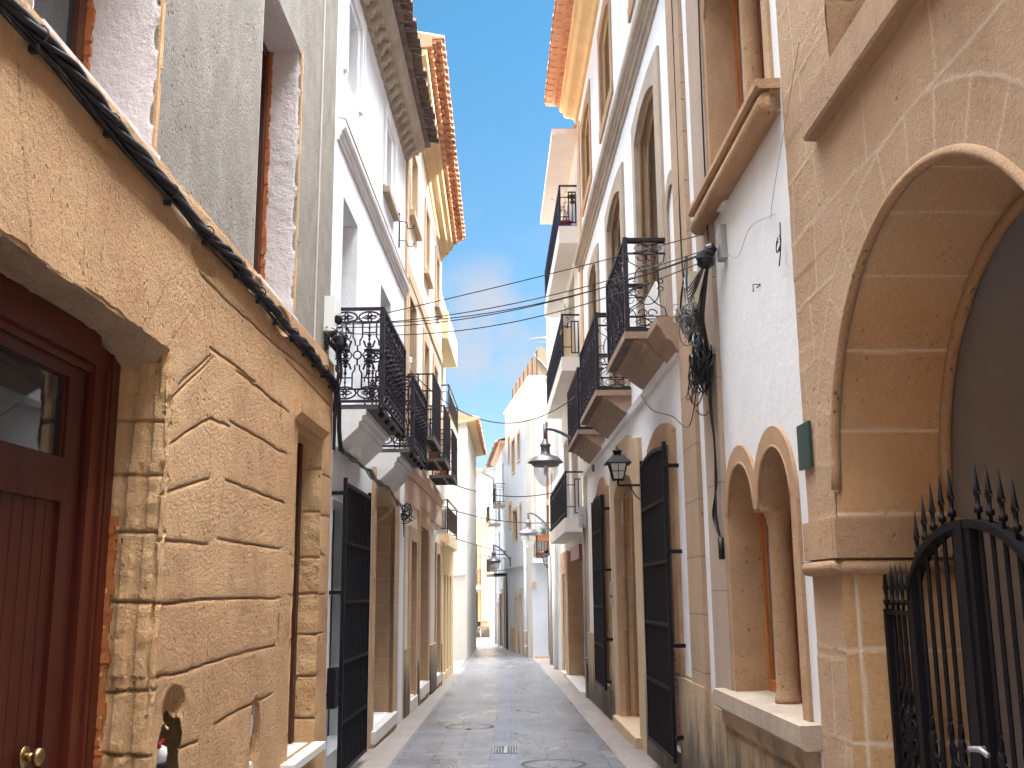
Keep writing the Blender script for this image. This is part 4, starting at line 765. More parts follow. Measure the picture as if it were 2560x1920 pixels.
fx.box(-7.28,-6.97,gd_-.015,gd_+.015,.08,.12).box(-7.28,-6.97,gd_-.012,gd_+.012,.62,.645); rosette(fx,-7.13,gd_,.92)
fx.build('side_panel','iron',GT)
def leaf(uA,uB,name,n,center):
    mb=MB(RW); zt=lambda u: 1.50+.37*math.sqrt(max(0,1-((u-center)/.62)**2))
    lo,hi=min(uA,uB),max(uA,uB)
    mb.box(lo,lo+.05,gd_-.025,gd_+.025,-.05,zt(lo+.025)).box(hi-.05,hi,gd_-.025,gd_+.025,-.05,zt(hi-.025))
    k=14; pts=[lo+(hi-lo)*i/k for i in range(k+1)]
    for i in range(k):
        a,b=pts[i],pts[i+1]; za,zb=zt(a),zt(b)
        mb.hexa([(a,gd_-.03,za-.03),(b,gd_-.03,zb-.03),(b,gd_+.03,zb-.03),(a,gd_+.03,za-.03)],[(a,gd_-.03,za+.006),(b,gd_-.03,zb+.006),(b,gd_+.03,zb+.006),(a,gd_+.03,za+.006)])
    for i in range(1,n): 
        u=lo+(hi-lo)*i/n; twist(mb,RW,u,gd_,.05,zt(u)-.02,.5,1.05) if i%3!=1 else mb.tube([(u,gd_,.05),(u,gd_,zt(u))],.0105,4); spear(mb,RW,u,gd_,zt(u))
        if i%3==2: rosette(mb,u,gd_,.86); mb.tube([(u,gd_,.05),(u,gd_,1)],.0105,4)
    mb.box(lo,hi,gd_-.015,gd_+.015,.08,.12); mb.box(lo,hi,gd_-.012,gd_+.012,.60,.62); mb.box(lo+.05,hi-.05,gd_-.006,gd_-.002,-.03,.6)
    return mb.build(name,'iron',GT)
leaf(-7.29,-7.88,'gate_leaf',6,-7.90); l2=leaf(-7.93,-8.52,'gate_leaf',6,-7.90)
MB(RW).box(-7.93,-7.88,gd_-.03,gd_+.035,-.05,1.875).build('middle_post','iron',GT)
MB(RW).box(-9.3,-8.55,gd_-.02,gd_+.02,1.475,1.495).box(-9.32,-9.28,gd_-.02,gd_+.02,-.1,1.5).build('side_panel','iron',GT)
MB(RW).tube([(-7.96,gd_+.03,.98),(-7.96,gd_+.09,.98),(-8.05,gd_+.09,.99),(-8.1,gd_+.085,.975)],.011,8).build('handle','zinc',GT)
MB(RW).box(-8.0,-7.94,gd_+.02,gd_+.05,.62,.75).build('lock_box','iron',GT)
# ================= RIGHT: white house with twin-arched windows
A2=root('twin_arch_house','white rendered house with twin arched windows low down and above, right of the street','house',RW(-5,0,0))
def twinloop(z0,zs,zt,n=14):
    p=[(-6.16,z0),(-4.52,z0)]
    for a,b in ((-5.29,-4.52),(-6.16,-5.40)): c=(a+b)/2; r=(b-a)/2; p+=[(c+r*math.cos(pi*i/n),zs+(zt-zs)*math.sin(pi*i/n)) for i in range(n+1)]
    return p
H1a=twinloop(.88,2.12,2.47); U1a=twinloop(4.62,6.15,6.6)
facade(RW,rect(-6.46,-3.55,-1,11.2),[(x,.5) for x in (H1a,U1a)],'wall','white_b',A2,T=.45)
body(RW,-6.46,-3.55,11.2,6,'white_b',A2,T=.45)
def twin(z0,zs,zt,zsil,name):
    for a,b,si in ((-5.29,-4.52,1),(-6.16,-5.40,-1)):
        c=(a+b)/2; n=16; arc=lambda r,h:[(c+r*math.cos(pi*i/n),zs+h*math.sin(pi*i/n)) for i in range(n+1)]
        out_=arc((b-a)/2+.12,zt-zs+.13); inn=arc((b-a)/2-.004,zt-zs-.004); m=3
        if si>0: out_=[(max(x,-5.343),z) for x,z in out_]
        else: out_=[(min(x,-5.347),z) for x,z in out_]
        u=b if si>0 else a; lo,hi=(u-.004,u+.12) if si>0 else (u-.12,u+.004)
        MB(RW).ring(out_,inn,-.27,.022).build('window_arch','sand2',A2)
        MB(RW).box(lo,hi,-.27,.022,z0,zs).build('window_jamb','sand2',A2)
        MB(RW).tube([(c+((b-a)/2+.004)*math.cos(pi*i/n),.014,zs+(zt-zs+.004)*math.sin(pi*i/n)) for i in range(n+1)],.014,6).build('window_moulding','sand2',A2)
        window(RW,a-.03,b+.03,z0,zt+.03,-.26,A2,'orange_wood','glassb',.09,(0,0))
    c=-5.345
    MB(RW).lathe((c,-.125,z0),[(.001,0),(.085,0),(.085,.04),(.075,.07),(.072,.12),(.068,zs-z0-.12),(.075,zs-z0-.1),(.08,zs-z0-.06),(.095,zs-z0-.02)],20,raw=False).box(c-.075,c+.075,-.22,.012,zs-.02,zs+.02).build('column','sand2',A2)
    MB(RW).box(c-.04,c+.04,-.28,-.2,z0,zs).build('mullion','orange_wood',A2)
twin(.88,2.12,2.47,.88,'w'); twin(4.62,6.15,6.6,4.6,'u')
MB(RW).sweep([(-.44,.75),(.10,.75),(.12,.77),(.12,.88),(-.44,.90)],-6.42,-4.2).build('sill','mould',A2)
MB(RW).sweep([(0,.60),(.03,.60),(.07,.66),(.08,.75),(0,.75)],-6.36,-4.26).sweep([(0,-.6),(.05,-.6),(.05,.58),(.03,.6),(0,.6)],-6.30,-4.3).build('sill_base','plinth',A2)
MB(RW).sweep([(-.44,4.58),(.13,4.58),(.15,4.6),(.15,4.64),(-.44,4.665)],-6.4,-4.17).build('sill','sand2',A2)
MB(RW).tube([(-6.38,.07,4.49),(-4.19,.07,4.49)],.075,14).box(-6.38,-4.19,0,.06,4.44,4.58).build('sill_roll','sand2',A2)
MB(RW).box(-4.44,-3.88,0,.035,-.6,9.0).build('quoins','quoing',A2)
multi(RW,[(-3.88,-3.56,0,.02,-.6,.80),(-4.3,-3.9,.03,.06,-.6,.72)],'plinth','plinth',A2)
MB(RW).box(-6.63,-6.41,.02,.035,2.25,2.50).build('x','sign',None).name='wall_plaque'
pq=bpy.data.objects['wall_plaque']; pq['label']='blank dark green plaque on the wall beside the big sandstone arch'; pq['category']='plaque'
# ================= RIGHT: white house with three iron balconies
A3=root('balcony_house','long white house with tan stone doorways and three wrought iron balconies, mid right','house',RW(2,0,-.2))
GB=rect(-2.12,-.98,.10,3.0); SD=archloop(.45,2.45,-.3,2.85,3.08); SG=rect(3.75,4.75,.2,3.05)
ud=[(-1.98,-.46),(1.02,2.62),(4.3,5.55)]; top=[(-1.7,-.55),(1.75,3.05),(4.95,6.35)]
UD=[segloop(a,b,4.08,6.88,7.06) for a,b in ud]; TW=[segloop(a,b,8.76,10.12,10.27,10) for a,b in top]
facade(RW,rect(-3.55,7.3,-1,11.1),[(x,.5) for x in [GB,SD,SG]+UD+TW],'wall','white_r',A3,grow=.012)
body(RW,-3.55,7.3,11.1,7,'white',A3)
NI=archloop(-2.95,-2.5,4.0,5.2,5.42)
MB(RW).box(-3.54,-2.93,0,.04,.82,9.5).build('quoins','quoin',A3)
surround(RW,archpath(-3.06,-2.4,4.15,5.2,5.58),archpath(-2.96,-2.5,4.15,5.2,5.44),'niche_surround','quoing',A3,.03)
multi(RW,[(-2.95,-2.45,0,.012,-1,.84),(-2.02,-.12,0,.05,-1,.1),(2.9,3.28,0,.05,-1,.86),(5.15,7.28,0,.05,-1,.88),(-3.54,-2.3,0,.05,-1,.82),(3.28,5.15,0,.05,-1,.18),(-.85,-.12,0,.05,.1,.83)],'plinth','plinth',A3)
for (a,b) in ud:
    surround(RW,segpath(a-.32,b+.2,4.08,7.16,7.24,16),segpath(a,b,4.08,6.88,7.06,16),'door_surround','mould',A3,.03,-.45)
    for k,(q,dd) in enumerate(((.0,-.05),(.035,-.14),(.07,-.24))): MB(RW).tube([(p[0],dd,p[1]) for p in segpath(a+q,b-q,4.08,6.88-q,7.06-q,16)],.028,6).build('door_moulding','sand2',A3)
    multi(RW,[(b-.10,b+.01,-.42,-.26,4.08,6.7),(a-.01,a+.1,-.42,-.26,4.08,6.7)],'reveal','sandb',A3)
    dd=window(RW,a+.1,b-.1,4.08,6.95,-.42,A3,'brown','glass',.12,(1,3),name='balcony_door')
for (a,b) in top:
    surround(RW,segpath(a-.22,b+.22,8.62,10.46,10.5,10),segpath(a,b,8.76,10.12,10.27,10),'window_surround','sand2',A3,.02,-.4)
    MB(RW).box(a-.24,b+.24,-.42,.03,8.58,8.76).build('sill','sand2',A3)
    for q,dd in ((.0,-.06),(.04,-.16)): MB(RW).tube([(p[0],dd,p[1]) for p in segpath(a+q,b-q,8.78,10.12-q,10.27-q,12)],.026,5).build('window_moulding','gold',A3)
    window(RW,a+.03,b-.03,8.76,10.3,-.38,A3,'brown','glass',.08,(1,1))
MB(RW).sweep([(0,7.62),(.02,7.62),(.03,7.70),(.055,7.71),(.06,7.77),(.085,7.785),(.09,7.83),(.12,7.84),(.135,7.88),(.135,7.96),(.11,8.0),(0,8.05)],-2.9,7.28).build('string_course','mould',A3)
MB(RW).sweep([(0,3.72),(.05,3.72),(.06,3.80),(0,3.82)],-2.85,7.1).build('ledge','white_old',A3)
MB(RW).box(6.9,7.28,0,.03,4,10.7).box(7.05,7.28,0,.04,.88,3.7).build('edge_strip','trim',A3)
# eaves: golden cornice, saw-tooth bricks, tile ends
MB(RW).sweep([(-.5,10.86),(.05,10.86),(.09,10.93),(.13,10.95),(.24,10.97),(.28,11.0),(.30,11.08),(.36,11.1),(.37,11.16),(-.5,11.16)],-3.55,7.35).build('cornice','gold',A3)
mb=MB(RW); u=-3.5
while u<7.25: mb.add([(u,.35,11.16),(u+.11,.47,11.16),(u+.22,.35,11.16),(u,.35,11.25),(u+.11,.47,11.25),(u+.22,.35,11.25)],[(0,1,2),(5,4,3),(0,3,4,1),(1,4,5,2),(0,2,5,3)]); u+=.22
mb.build('sawtooth_bricks','terra',A3)
mb=MB(RW); flatrow(mb,RW,-3.55,7.35,.26,.006,-.1,.52,11.25,11.285); flatrow(mb,RW,-3.55,7.35,.235,.045,.1,.63,11.29,11.36); mb.build('tile_course','terra2',A3)
mb=MB(RW); tilerow(mb,RW,-3.55,7.35,.235,-.6,.66,11.36,11.6,.006); mb.build('roof_tiles','terra2',A3)
MB(RW).add([(-3.55,.4,11.42),(7.35,.4,11.42),(7.35,-4,12.5),(-3.55,-4,12.5),(-3.55,-7,11.5),(7.35,-7,11.5)],[(0,1,2,3),(3,2,5,4)]).build('roof','terra2',A3)
# ground floor right
surround(RW,segpath(-2.40,-.72,.84,3.12,3.27,12),segpath(-2.12,-.98,.84,3.0,3.01,12),'window_surround','sand2',A3,.035,-.3)
wn=window(RW,-2.12,-.98,.10,3.0,-.28,A3,'brown','glass',.09,(1,2))
mb=MB(RW)
z=.14
while z<1.05: mb.hexa([(-2.12,-.10,z),(-.98,-.10,z),(-.98,-.06,z-.03),(-2.12,-.06,z-.03)],[(-2.12,-.10,z+.035),(-.98,-.10,z+.035),(-.98,-.06,z+.005),(-2.12,-.06,z+.005)]); z+=.062
mb.box(-2.12,-2.06,-.12,-.04,.1,2.9).build('louvred_shutter','shutter',wn)
grille(RW,-2.45,-.94,.10,2.92,.13,A3,step=.062,bands=(.71,1.28,1.86,2.44),r=.008,archtop=.05,hinge=(.3,1.1,1.95,2.75))
surround(RW,[(2.92,-.5),(2.92,3.2),(2.6,3.48),(2.0,3.56),(.9,3.54),(.35,3.42),(-.12,3.36),(-.12,2.9),(-.12,-.5)],[(2.45,-.5),(2.45,2.85),(2.2,3.0),(1.8,3.06),(1.1,3.06),(.75,3.0),(.45,2.85),(.45,2.0),(.45,-.5)],'door_surround','trim',A3,.045,-.2)
multi(RW,[(2.44,2.5,-.45,.03,-.3,2.9),(.40,.455,-.45,.03,-.3,2.85)],'door_jamb','sandb',A3)
for q,dd in ((.0,-.08),(.05,-.2),(.1,-.32)): MB(RW).tube([(p[0],dd,p[1]) for p in archpath(.45+q,2.45-q,-.1,2.8,3.06-q,14)],.035,6).build('door_moulding','sandb',A3)
plankdoor(RW,.46,2.44,-.1,3.0,-.42,A3,'brown','door_frame',8)
MB(RW).box(.3,2.6,-.42,.12,-.28,-.07).build('doorstep','trim',A3)
surround(RW,segpath(3.42,5.15,.18,3.15,3.36,10),segpath(3.75,4.75,.18,3.05,3.06,10),'window_surround','sand2',A3,.03,-.3)
wn=window(RW,3.75,4.75,.2,3.05,-.28,A3,'brown','glass',.09,(1,2)); mb=MB(RW); z=.2
while z<1.1: mb.hexa([(3.75,-.10,z),(4.75,-.10,z),(4.75,-.06,z-.03),(3.75,-.06,z-.03)],[(3.75,-.10,z+.035),(4.75,-.10,z+.035),(4.75,-.06,z+.005),(3.75,-.06,z+.005)]); z+=.062
mb.build('louvred_shutter','shutter',wn)
grille(RW,3.4,4.85,.2,2.95,.12,A3,step=.062,bands=(.8,1.36,1.92,2.49),r=.008,archtop=.08,hinge=(.3,.9,1.9,2.8))
mb=MB(RW).box(2.84,3.22,.0,.05,1.36,1.72).build('x','greyplastic',None); mb.name='mail_box'; mb['label']='small grey letter box beside the stone doorway under the black lantern'; mb['category']='letter box'
def txt(s,fr,u,d,z,size,mat,parent,flip=1,name='lettering',ext=.002):
    c=bpy.data.curves.new(name,'FONT'); c.body=s; c.size=size; c.extrude=ext; c.align_x='CENTER'; ob=bpy.data.objects.new(name,c); COL.objects.link(ob)
    dg=bpy.context.evaluated_depsgraph_get(); me=bpy.data.meshes.new_from_object(ob.evaluated_get(dg)); bpy.data.objects.remove(ob); bpy.data.curves.remove(c)
    t=fr.t*flip; R=Matrix((t,Vector((0,0,1)),t.cross(Vector((0,0,1))))).transposed().to_4x4(); me.transform(R); me.materials.append(M_[mat].m)
    o=bpy.data.objects.new(name,me); COL.objects.link(o); o.location=fr(u,d,z); 
    if parent: o.parent=parent; o.location=fr(u,d,z)-wloc(parent)
    return o
o=txt('8',RW,3.32,.03,1.5,.13,'text',None,-1,'house_number'); o['label']='house number 8 on the white wall beside the grey letter box'; o['category']='house number'
MB(RW).box(2.9,3.15,.05,.056,1.5,1.53).build('letter_slot','dark',bpy.data.objects['mail_box'])
# wrought balconies
def scrollpanel(mb,f,a,w_,z0,h):
    T=lambda pts,r=.006,sg=4: mb.tube([f(p[0],p[1]) for p in pts],r,sg,raw=True)
    c=a+w_/2; P=lambda x,y:(c+x*w_,z0+y*h)
    for y0,y1 in ((.03,.14),(.86,.97)):
        T([P(-.5,y0),P(-.3,y0),P(.1,y1),P(.5,y1)],.007); T([P(-.5,y1),P(-.3,y1),P(.1,y0),P(.5,y0)],.007); T([P(-.4,(y0+y1)/2),P(-.3,y0+.02),P(.2,y0+.02),P(.3,(y0+y1)/2),P(.2,y1-.02),P(-.3,y1-.02),P(-.4,(y0+y1)/2)],.006)
        T([P(-.5,y0-.012),P(.5,y0-.012)],.006); T([P(-.5,y1+.012),P(.5,y1+.012)],.006)
    T(arcp(P(0,.58),w_*.3,0,pi,10,.14*h)+[P(-.3,.42)]+arcp(P(0,.42),w_*.3,pi,2*pi,10,.14*h)+[P(.3,.58)],.006)
    for s in (-1,1):
        T([P(.48*s,.85),P(.44*s,.76),P(.2*s,.7),P(.08*s,.64),P(0,.62)],.006); T([P(.48*s,.15),P(.44*s,.24),P(.2*s,.3),P(.08*s,.36),P(0,.38)],.006)
        for y,t in ((.82,1),(.18,-1)): T(lscroll(P(.1*s,y),.055,0 if s>0 else pi,-.9*s*t,9),.006)
        T(lscroll(P(.36*s,.55),.04,0,.8*s,8),.005); T(lscroll(P(.36*s,.45),.04,0,-.8*s,8),.005)
    T([P(0,.55),P(.05,.51),P(0,.46),P(-.05,.51),P(0,.55)],.006); T([P(0,.84),P(0,.75)],.006)
def iron_balcony(u0,u1,off,z0,z1,parent):
    b=MB(RW); b.box(u0-.02,u1+.02,0,off+.03,z0-.07,z0); bal=b.build('balcony','darkstone',parent)
    b=MB(RW).sweep([(0,z0-.33),(.035,z0-.325),(.05,z0-.29),(.08,z0-.28),(.20,z0-.19),(.22,z0-.185),(.235,z0-.15),(.27,z0-.145),(.285,z0-.11),(.36,z0-.105),(.36,z0-.07),(0,z0-.07)],u0+.02,u1-.05); b.build('corbel','darkstone',bal)
    b=MB(RW)
    n=int((u1-u0)/.12)
    for k in range(n): b.box(u0+(u1-u0)*k/n+.004,u0+(u1-u0)*(k+1)/n-.004,off-.10,off+.02,z0-.078,z0-.071)
    b.build('brick_edging','tiledark',bal)
    mb=MB(RW); 
    for zz,t in ((z1,.016),(z0+.02,.014)):
        mb.box(u0-.02,u1+.02,off-.018,off+.018,zz-t,zz+t)
        for u in (u0,u1): mb.box(u-.016,u+.016,0,off,zz-t,zz+t)
    for u in (u0,u1):
        mb.box(u-.022,u+.022,off-.022,off+.022,z0,z1+.02); scrollpanel(mb,railmap(RW,'u',u),.02,off-.03,z0+.02,z1-z0-.03)
    n=round((u1-u0)/.34); w_=(u1-u0)/n
    for k in range(n):
        scrollpanel(mb,railmap(RW,'d',off),u0+k*w_,w_,z0+.02,z1-z0-.03)
        for t in (0,.5): u=u0+(k+t)*w_; mb.box(u-.005,u+.005,off-.006,off+.006,z0,z1)
    mb.build('railing','iron2',bal); return bal
C1=iron_balcony(-2.3,-.72,.42,4.09,5.04,A3); iron_balcony(.62,2.95,.42,4.07,5.06,A3); iron_balcony(3.75,5.85,.40,4.05,5.02,A3)
# stone shelf at the near end of the first balcony, running to the quoins
MB(RW).sweep([(0,3.74),(.06,3.76),(.10,3.84),(.16,3.87),(.2,3.96),(.24,4.0),(.24,4.07),(0,4.08)],-2.95,-2.34).build('stone_shelf','darkstone',A3)
mb=MB(RW)
for i in range(12): mb.hexa([(-2.15+i*.07,.05,4.12),(-2.12+i*.07,.05,4.12),(-2.12+i*.07,.07,4.12),(-2.15+i*.07,.07,4.12)],[(-1.95+i*.07,.05,4.72),(-1.92+i*.07,.05,4.72),(-1.92+i*.07,.07,4.72),(-1.95+i*.07,.07,4.72)])
mb.hexa([(-2.2,.04,4.1),(-1.3,.04,4.1),(-1.3,.06,4.1),(-2.2,.06,4.1)],[(-2.2,.04,4.14),(-1.3,.04,4.14),(-1.3,.06,4.14),(-2.2,.06,4.14)])
lb=mb.build('louvred_panel','plastic',None); lb['label']='white slatted panel leaning inside the nearest wrought iron balcony on the right'; lb['category']='louvred panel'
# ================= RIGHT: modern cream house with deep concrete balconies
A4=root('concrete_balcony_house','cream house with three long concrete balconies above a brown garage entrance, on the right','house',RW(11,0,-.3))
GA=rect(8.3,12.2,-.45,2.5); NB=rect(13.0,13.9,-.4,2.0)
us=[(9.0,10.6),(11.4,13.0)]
hz=[rect(a,b,z0+.0,z0+2.1) for a,b in us for z0 in (3.0,6.15,8.9)]
facade(RW,rect(7.3,14.9,-1,10.9),[(x,.4) for x in [GA,NB]+hz],'wall','conc',A4,T=.45)
body(RW,7.3,14.9,10.9,7,'conc',A4,T=.45)
for h in hz: window(RW,h[0][0],h[1][0],h[0][1],h[2][1],-.3,A4,'orange_wood','glass',.08,(1,0),name='balcony_door')
MB(RW).box(7.3,7.42,0,.02,4,10.8).build('orange_strip','orangew',A4)
mb=MB(RW).box(8.3,12.2,-.40,-.36,-.45,2.5)
n=30
for i in range(n): u=8.3+3.9*i/n; mb.box(u,u+.05,-.36,-.33,-.45,2.5)
mb.build('garage_door','garage',A4)
MB(RW).box(12.2,12.98,-.001,.03,-1,2.52).box(12.17,12.2,-.45,.03,-1,2.5).box(13.92,14.6,0,.03,-1,2.52).box(12.98,13.92,0,.03,2.0,2.52).build('brown_cladding','sandb',A4)
MB(RW).box(8.35,10.6,-.33,.06,2.22,2.5).build('shutter_box','awn',A4)
multi(RW,[(8.2,12.3,-.3,.1,-.6,-.28),(12.95,13.95,-.3,.1,-.6,-.3)],'doorstep','marble',A4)
plankdoor(RW,13.0,13.9,-.35,2.0,-.3,A4,'brown','brown',5)
MB(RW).box(14.9,17.3,0,-.5,-1,10.2).build('side_wall','white_old',A4)
def barpanel(mb,fr,u,d0,d1,z0,z1): 
    mb.box(u-.012,u+.012,d0,d1,z0,z0+.02).box(u-.012,u+.012,d0,d1,z1-.02,z1)
    for k in range(3): d=d0+(d1-d0)*k/2; mb.box(u-.01,u+.01,d-.01,d+.01,z0,z1)
def deep_balcony(u0,u1,off,zb,zt,ztop,glassm):
    bal=MB(RW).box(u0,u1,0,off,zb,zt).build('balcony','conc',A4)
    mb=MB(RW)
    for u in (u0+.03,u1-.03):
        mb.box(u-.018,u+.018,0,off-.01,ztop-.03,ztop); mb.box(u-.02,u+.02,off-.045,off-.01,zt,ztop)
        mb.box(u-.01,u+.01,off*.45,off-.03,ztop-.27,ztop-.255); mb.box(u-.01,u+.01,off*.45,off-.03,zt+.2,zt+.215); barpanel(mb,RW,u,off*.08,off*.45,zt+.08,ztop-.14)
    mb.box(u0+.03,u1-.03,off-.045,off-.015,ztop-.03,ztop+.01); mb.box(u0+.03,u1-.03,off-.04,off-.02,zt+.1,zt+.12); mb.box(u0+.03,u1-.03,off-.04,off-.02,ztop-.16,ztop-.14)
    n=int((u1-u0)/.19)
    for i in range(1,n): u=u0+(u1-u0)*i/n; mb.box(u-.011,u+.011,off-.04,off-.018,zt,ztop)
    mb.build('railing','iron2',bal)
    MB(RW).box(u0+.1,u1-.1,off-.036,off-.028,zt+.12,ztop-.16).build('railing_panel',glassm,bal); return bal
deep_balcony(7.85,13.7,.38,8.50,8.86,9.75,'blue'); deep_balcony(7.85,13.7,.37,5.86,6.14,7.02,'glassb'); deep_balcony(7.75,13.0,.37,2.70,2.97,3.86,'glassb')
MB(RW).box(7.36,12.6,-.1,.52,10.62,10.75).build('roof_canopy','conc',A4)
MB(RW).add([(7.3,.1,10.8),(14.9,.1,10.8),(14.9,-7,11.6),(7.3,-7,11.6),(7.3,-7,10.9),(14.9,-7,10.9)],[(0,1,2,3)]).build('roof','terra2',A4)
# narrow pale building before the side street
A5=root('pale_house','narrow pale house with grey drainpipes between the garage entrance and the orange door','house',RW(18,0,-.4))
facade(RW,rect(14.9,20.0,-1.2,10.4),[(rect(15.6,16.6,3.2,5.0),.3),(rect(18,19,3.2,5.0),.3)],'wall','cream',A5,T=.45); body(RW,14.9,20.0,10.4,6,'warmwhite',A5,T=.45); MB(RW).box(20.02,25,-15,-4,-1.2,10).box(14.95,20,-15,-6.05,-1.2,10.2).build('added_sun_blocker','warmwhite',A5)  # unseen block added behind to keep sun out of the side-street gap
for a in (15.6,18): window(RW,a,a+1,3.2,5,-.3,A5,'orange_wood','glass',.08)
MB(RW).box(16.4,16.8,0,.12,-.7,2.9).build('buttress','white_old',A5)
# ================= FAR RIGHT: white house with reed-screened terrace
S=Fr((.614,34.561,0),(-.1212,.9926,0),(-.9926,-.1212,0)); FC=Fr((.614,34.561,0),(.9439,.3304,0),(.3304,-.9439,0))
A6=root('terrace_house','tall white house with reed screened roof terrace and orange wooden door, beyond the lamps','house',(.9,36,-.5))
wins=[(5.94,6.41,6.59,7.54),(4.36,5.23,6.05,7.23),(2.81,3.44,6.29,7.24),(5.56,6.21,4.02,4.88),(3.77,5.01,3.46,4.54),(2.62,2.97,3.71,4.6)]
dl_=[(3.84,4.48,-.62,1.40),(2.63,3.19,-.4,1.5)]
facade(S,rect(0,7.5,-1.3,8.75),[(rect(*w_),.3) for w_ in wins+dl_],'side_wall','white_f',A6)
OD=rect(.24,.62,-.5,1.70)
facade(FC,rect(0,3,-1.3,8.75),[(rect(.23,1.0,-.5,1.68),.3),(rect(.28,.9,4.6,7.2),.3),(rect(.30,.95,2.66,4.4),.3)],'front_wall','warmwhite',A6)
body(S,.35,7.5,8.7,5,'white',A6)
for (a,b,c,d_) in wins: surround(S,[(b+.1,c-.08),(b+.1,d_+.12),(a-.1,d_+.12),(a-.1,c-.08),(b+.1,c-.08)],[(b,c),(b,d_),(a,d_),(a,c),(b,c)],'window_surround','trim',A6,.02); window(S,a,b,c,d_,-.15,A6,'brown','glass',.05,(0,0)); MB(S).box(b-.01,b+.003,-.3,.01,c,d_).build('reveal','trim',A6)
for (a,b,c,d_) in dl_: surround(S,[(b+.12,c),(b+.12,d_+.2),(a-.12,d_+.2),(a-.12,c)],[(b,c),(b,d_),(a,d_),(a,c)],'door_surround','trim',A6,.03); plankdoor(S,a,b,c,d_,-.12,A6,'trim' if 0 else 'shutterbox',None,3,knob=False)
multi(S,[(.02,2.5,0,.03,-1,.22),(3.3,3.72,0,.03,-1,.25),(4.6,5.8,0,.03,-1,.27)],'plinth','sandb',A6)
MB(S).box(.0,7.4,0,.035,2.42,2.47).build('string_course','mould',A6)
multi(FC,[(-.04,.24,0,.03,1.66,1.9),(.24,1.1,0,.03,1.70,1.9)],'door_lintel','trim',A6)
plankdoor(FC,.25,1.0,-.45,1.68,-.12,A6,'orange_wood','orange_wood',4); 
MB(FC).box(.05,1.2,-.1,.12,-.7,-.46).build('doorstep','trim',A6)
for (a,b,c,d_) in ((.28,.9,4.6,7.2),(.30,.95,2.66,4.4)):
    surround(FC,[(b+.2,c-.1),(b+.2,d_+.2),(a-.2,d_+.2),(a-.2,c-.1),(b+.2,c-.1)],[(b,c),(b,d_),(a,d_),(a,c),(b,c)],'window_surround','gold',A6,.03); window(FC,a,b,c,d_,-.12,A6,'orange_wood','orange_wood',.05,(1,4))
bal=conc_balcony(FC,.03,1.1,0,.32,2.5,2.64,3.4,A6,'white','1','rustiron',.09)
MB(S).box(.0,7.52,-.02,.06,8.70,8.78).build('parapet_cap','white_old',A6); MB(FC).box(.06,3,-.02,.06,8.70,8.78).build('parapet_cap','white_old',A6)
# reed screen and its frame
RS=root('reed_screen','reed fence screening the roof terrace on top of the tall white house','screen',(.6,37,8.8))
r=random.Random(3); mb=MB(S); u=.3
while u<7.3: h=r.uniform(-.03,.03); mb.box(u,u+.035,-.32,-.30,8.79,9.75+h); u+=.045
mb.build('reeds','reed',RS); mb=MB(FC); u=.35
while u<3: h=r.uniform(-.08,.1); mb.box(u,u+.035,-.32,-.30,8.79,9.85+h); u+=.045
mb.build('reeds','reed',RS)
for i in range(7): u=.3+i*1.15; MB(S).box(u-.015,u+.015,-.29,-.27,8.78,9.72).build('post','iron2',RS)
MB(FC).tube([(.1,-.25,10.1),(1.4,-.28,10.35),(3,-.3,10.4)],.035,6).tube([(.3,-.27,10.05),(3,-.28,10.05)],.02,6).tube([(.25,-.28,9.6),(1.0,-.27,8.85)],.025,6).build('canopy_frame','zinc',RS)
# ================= FAR: white house with old tiled eaves
A7=root('small_eaves_house','white house with old tiled eaves and small iron balconies behind the tall white terrace house','house',(-.4,43.5,-.6))
w7=[(9.75,10.08,2.68,4.05),(8.2,8.6,5.1,6.8),(9.6,10.4,4.5,5.4)]; d7=[(7.1,8.1,-.62,1.9),(8.75,9.75,-.62,1.5),(10.05,10.35,-.62,1.15)]
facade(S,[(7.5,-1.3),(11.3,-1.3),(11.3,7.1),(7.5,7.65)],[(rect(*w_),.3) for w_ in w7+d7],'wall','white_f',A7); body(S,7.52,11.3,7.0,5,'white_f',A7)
for (a,b,c,d_) in w7: window(S,a,b,c,d_,-.12,A7,'brown','glass',.05,(0,0))
for i,(a,b,c,d_) in enumerate(d7):
    surround(S,[(b+.12,c),(b+.12,d_+.18),(a-.12,d_+.18),(a-.12,c)],[(b,c),(b,d_),(a,d_),(a,c)],'door_surround','trim',A7,.03); plankdoor(S,a,b,c,d_,-.1,A7,['shutter','black_wood','brown'][i],None,4,knob=False)
mb=MB(S); tilerow(mb,S,7.6,11.4,.22,-.8,.42,0,.25,.02,sk=(7.55,7.05,0,0)); mb.build('roof_tiles','tiledark',A7)
MB(S).sweep([(-.3,-.1),(.2,-.08),(.26,-.01),(.26,.03),(-.3,.05)],7.55,11.35,dz=(7.6,7.1)).build('cornice','trim',A7)
MB(S).add([(7.5,.3,7.65),(11.4,.3,7.15),(11.4,-3,8.1),(7.5,-3,8.6)],[(0,1,2,3)]).build('roof','tiledark',A7)
conc_balcony(S,7.7,8.7,0,.42,4.95,5.05,5.9,A7,'mould'); conc_balcony(S,9.4,10.6,0,.5,4.3,4.4,5.3,A7,'mould'); conc_balcony(S,7.3,10.6,0,.5,2.2,2.3,3.05,A7,'iron2',gap=.13)
MB(S).tube([(11.35,.05,7.05),(11.35,.5,6.95),(11.38,.55,6.7),(11.38,.1,6.5),(11.38,.06,6.0)],.06,8).build('gutter_elbow','zinc',A7)
MB(S).box(7.2,7.9,.0,.03,1.0,1.05).build('meter_ledge','mould',A7)
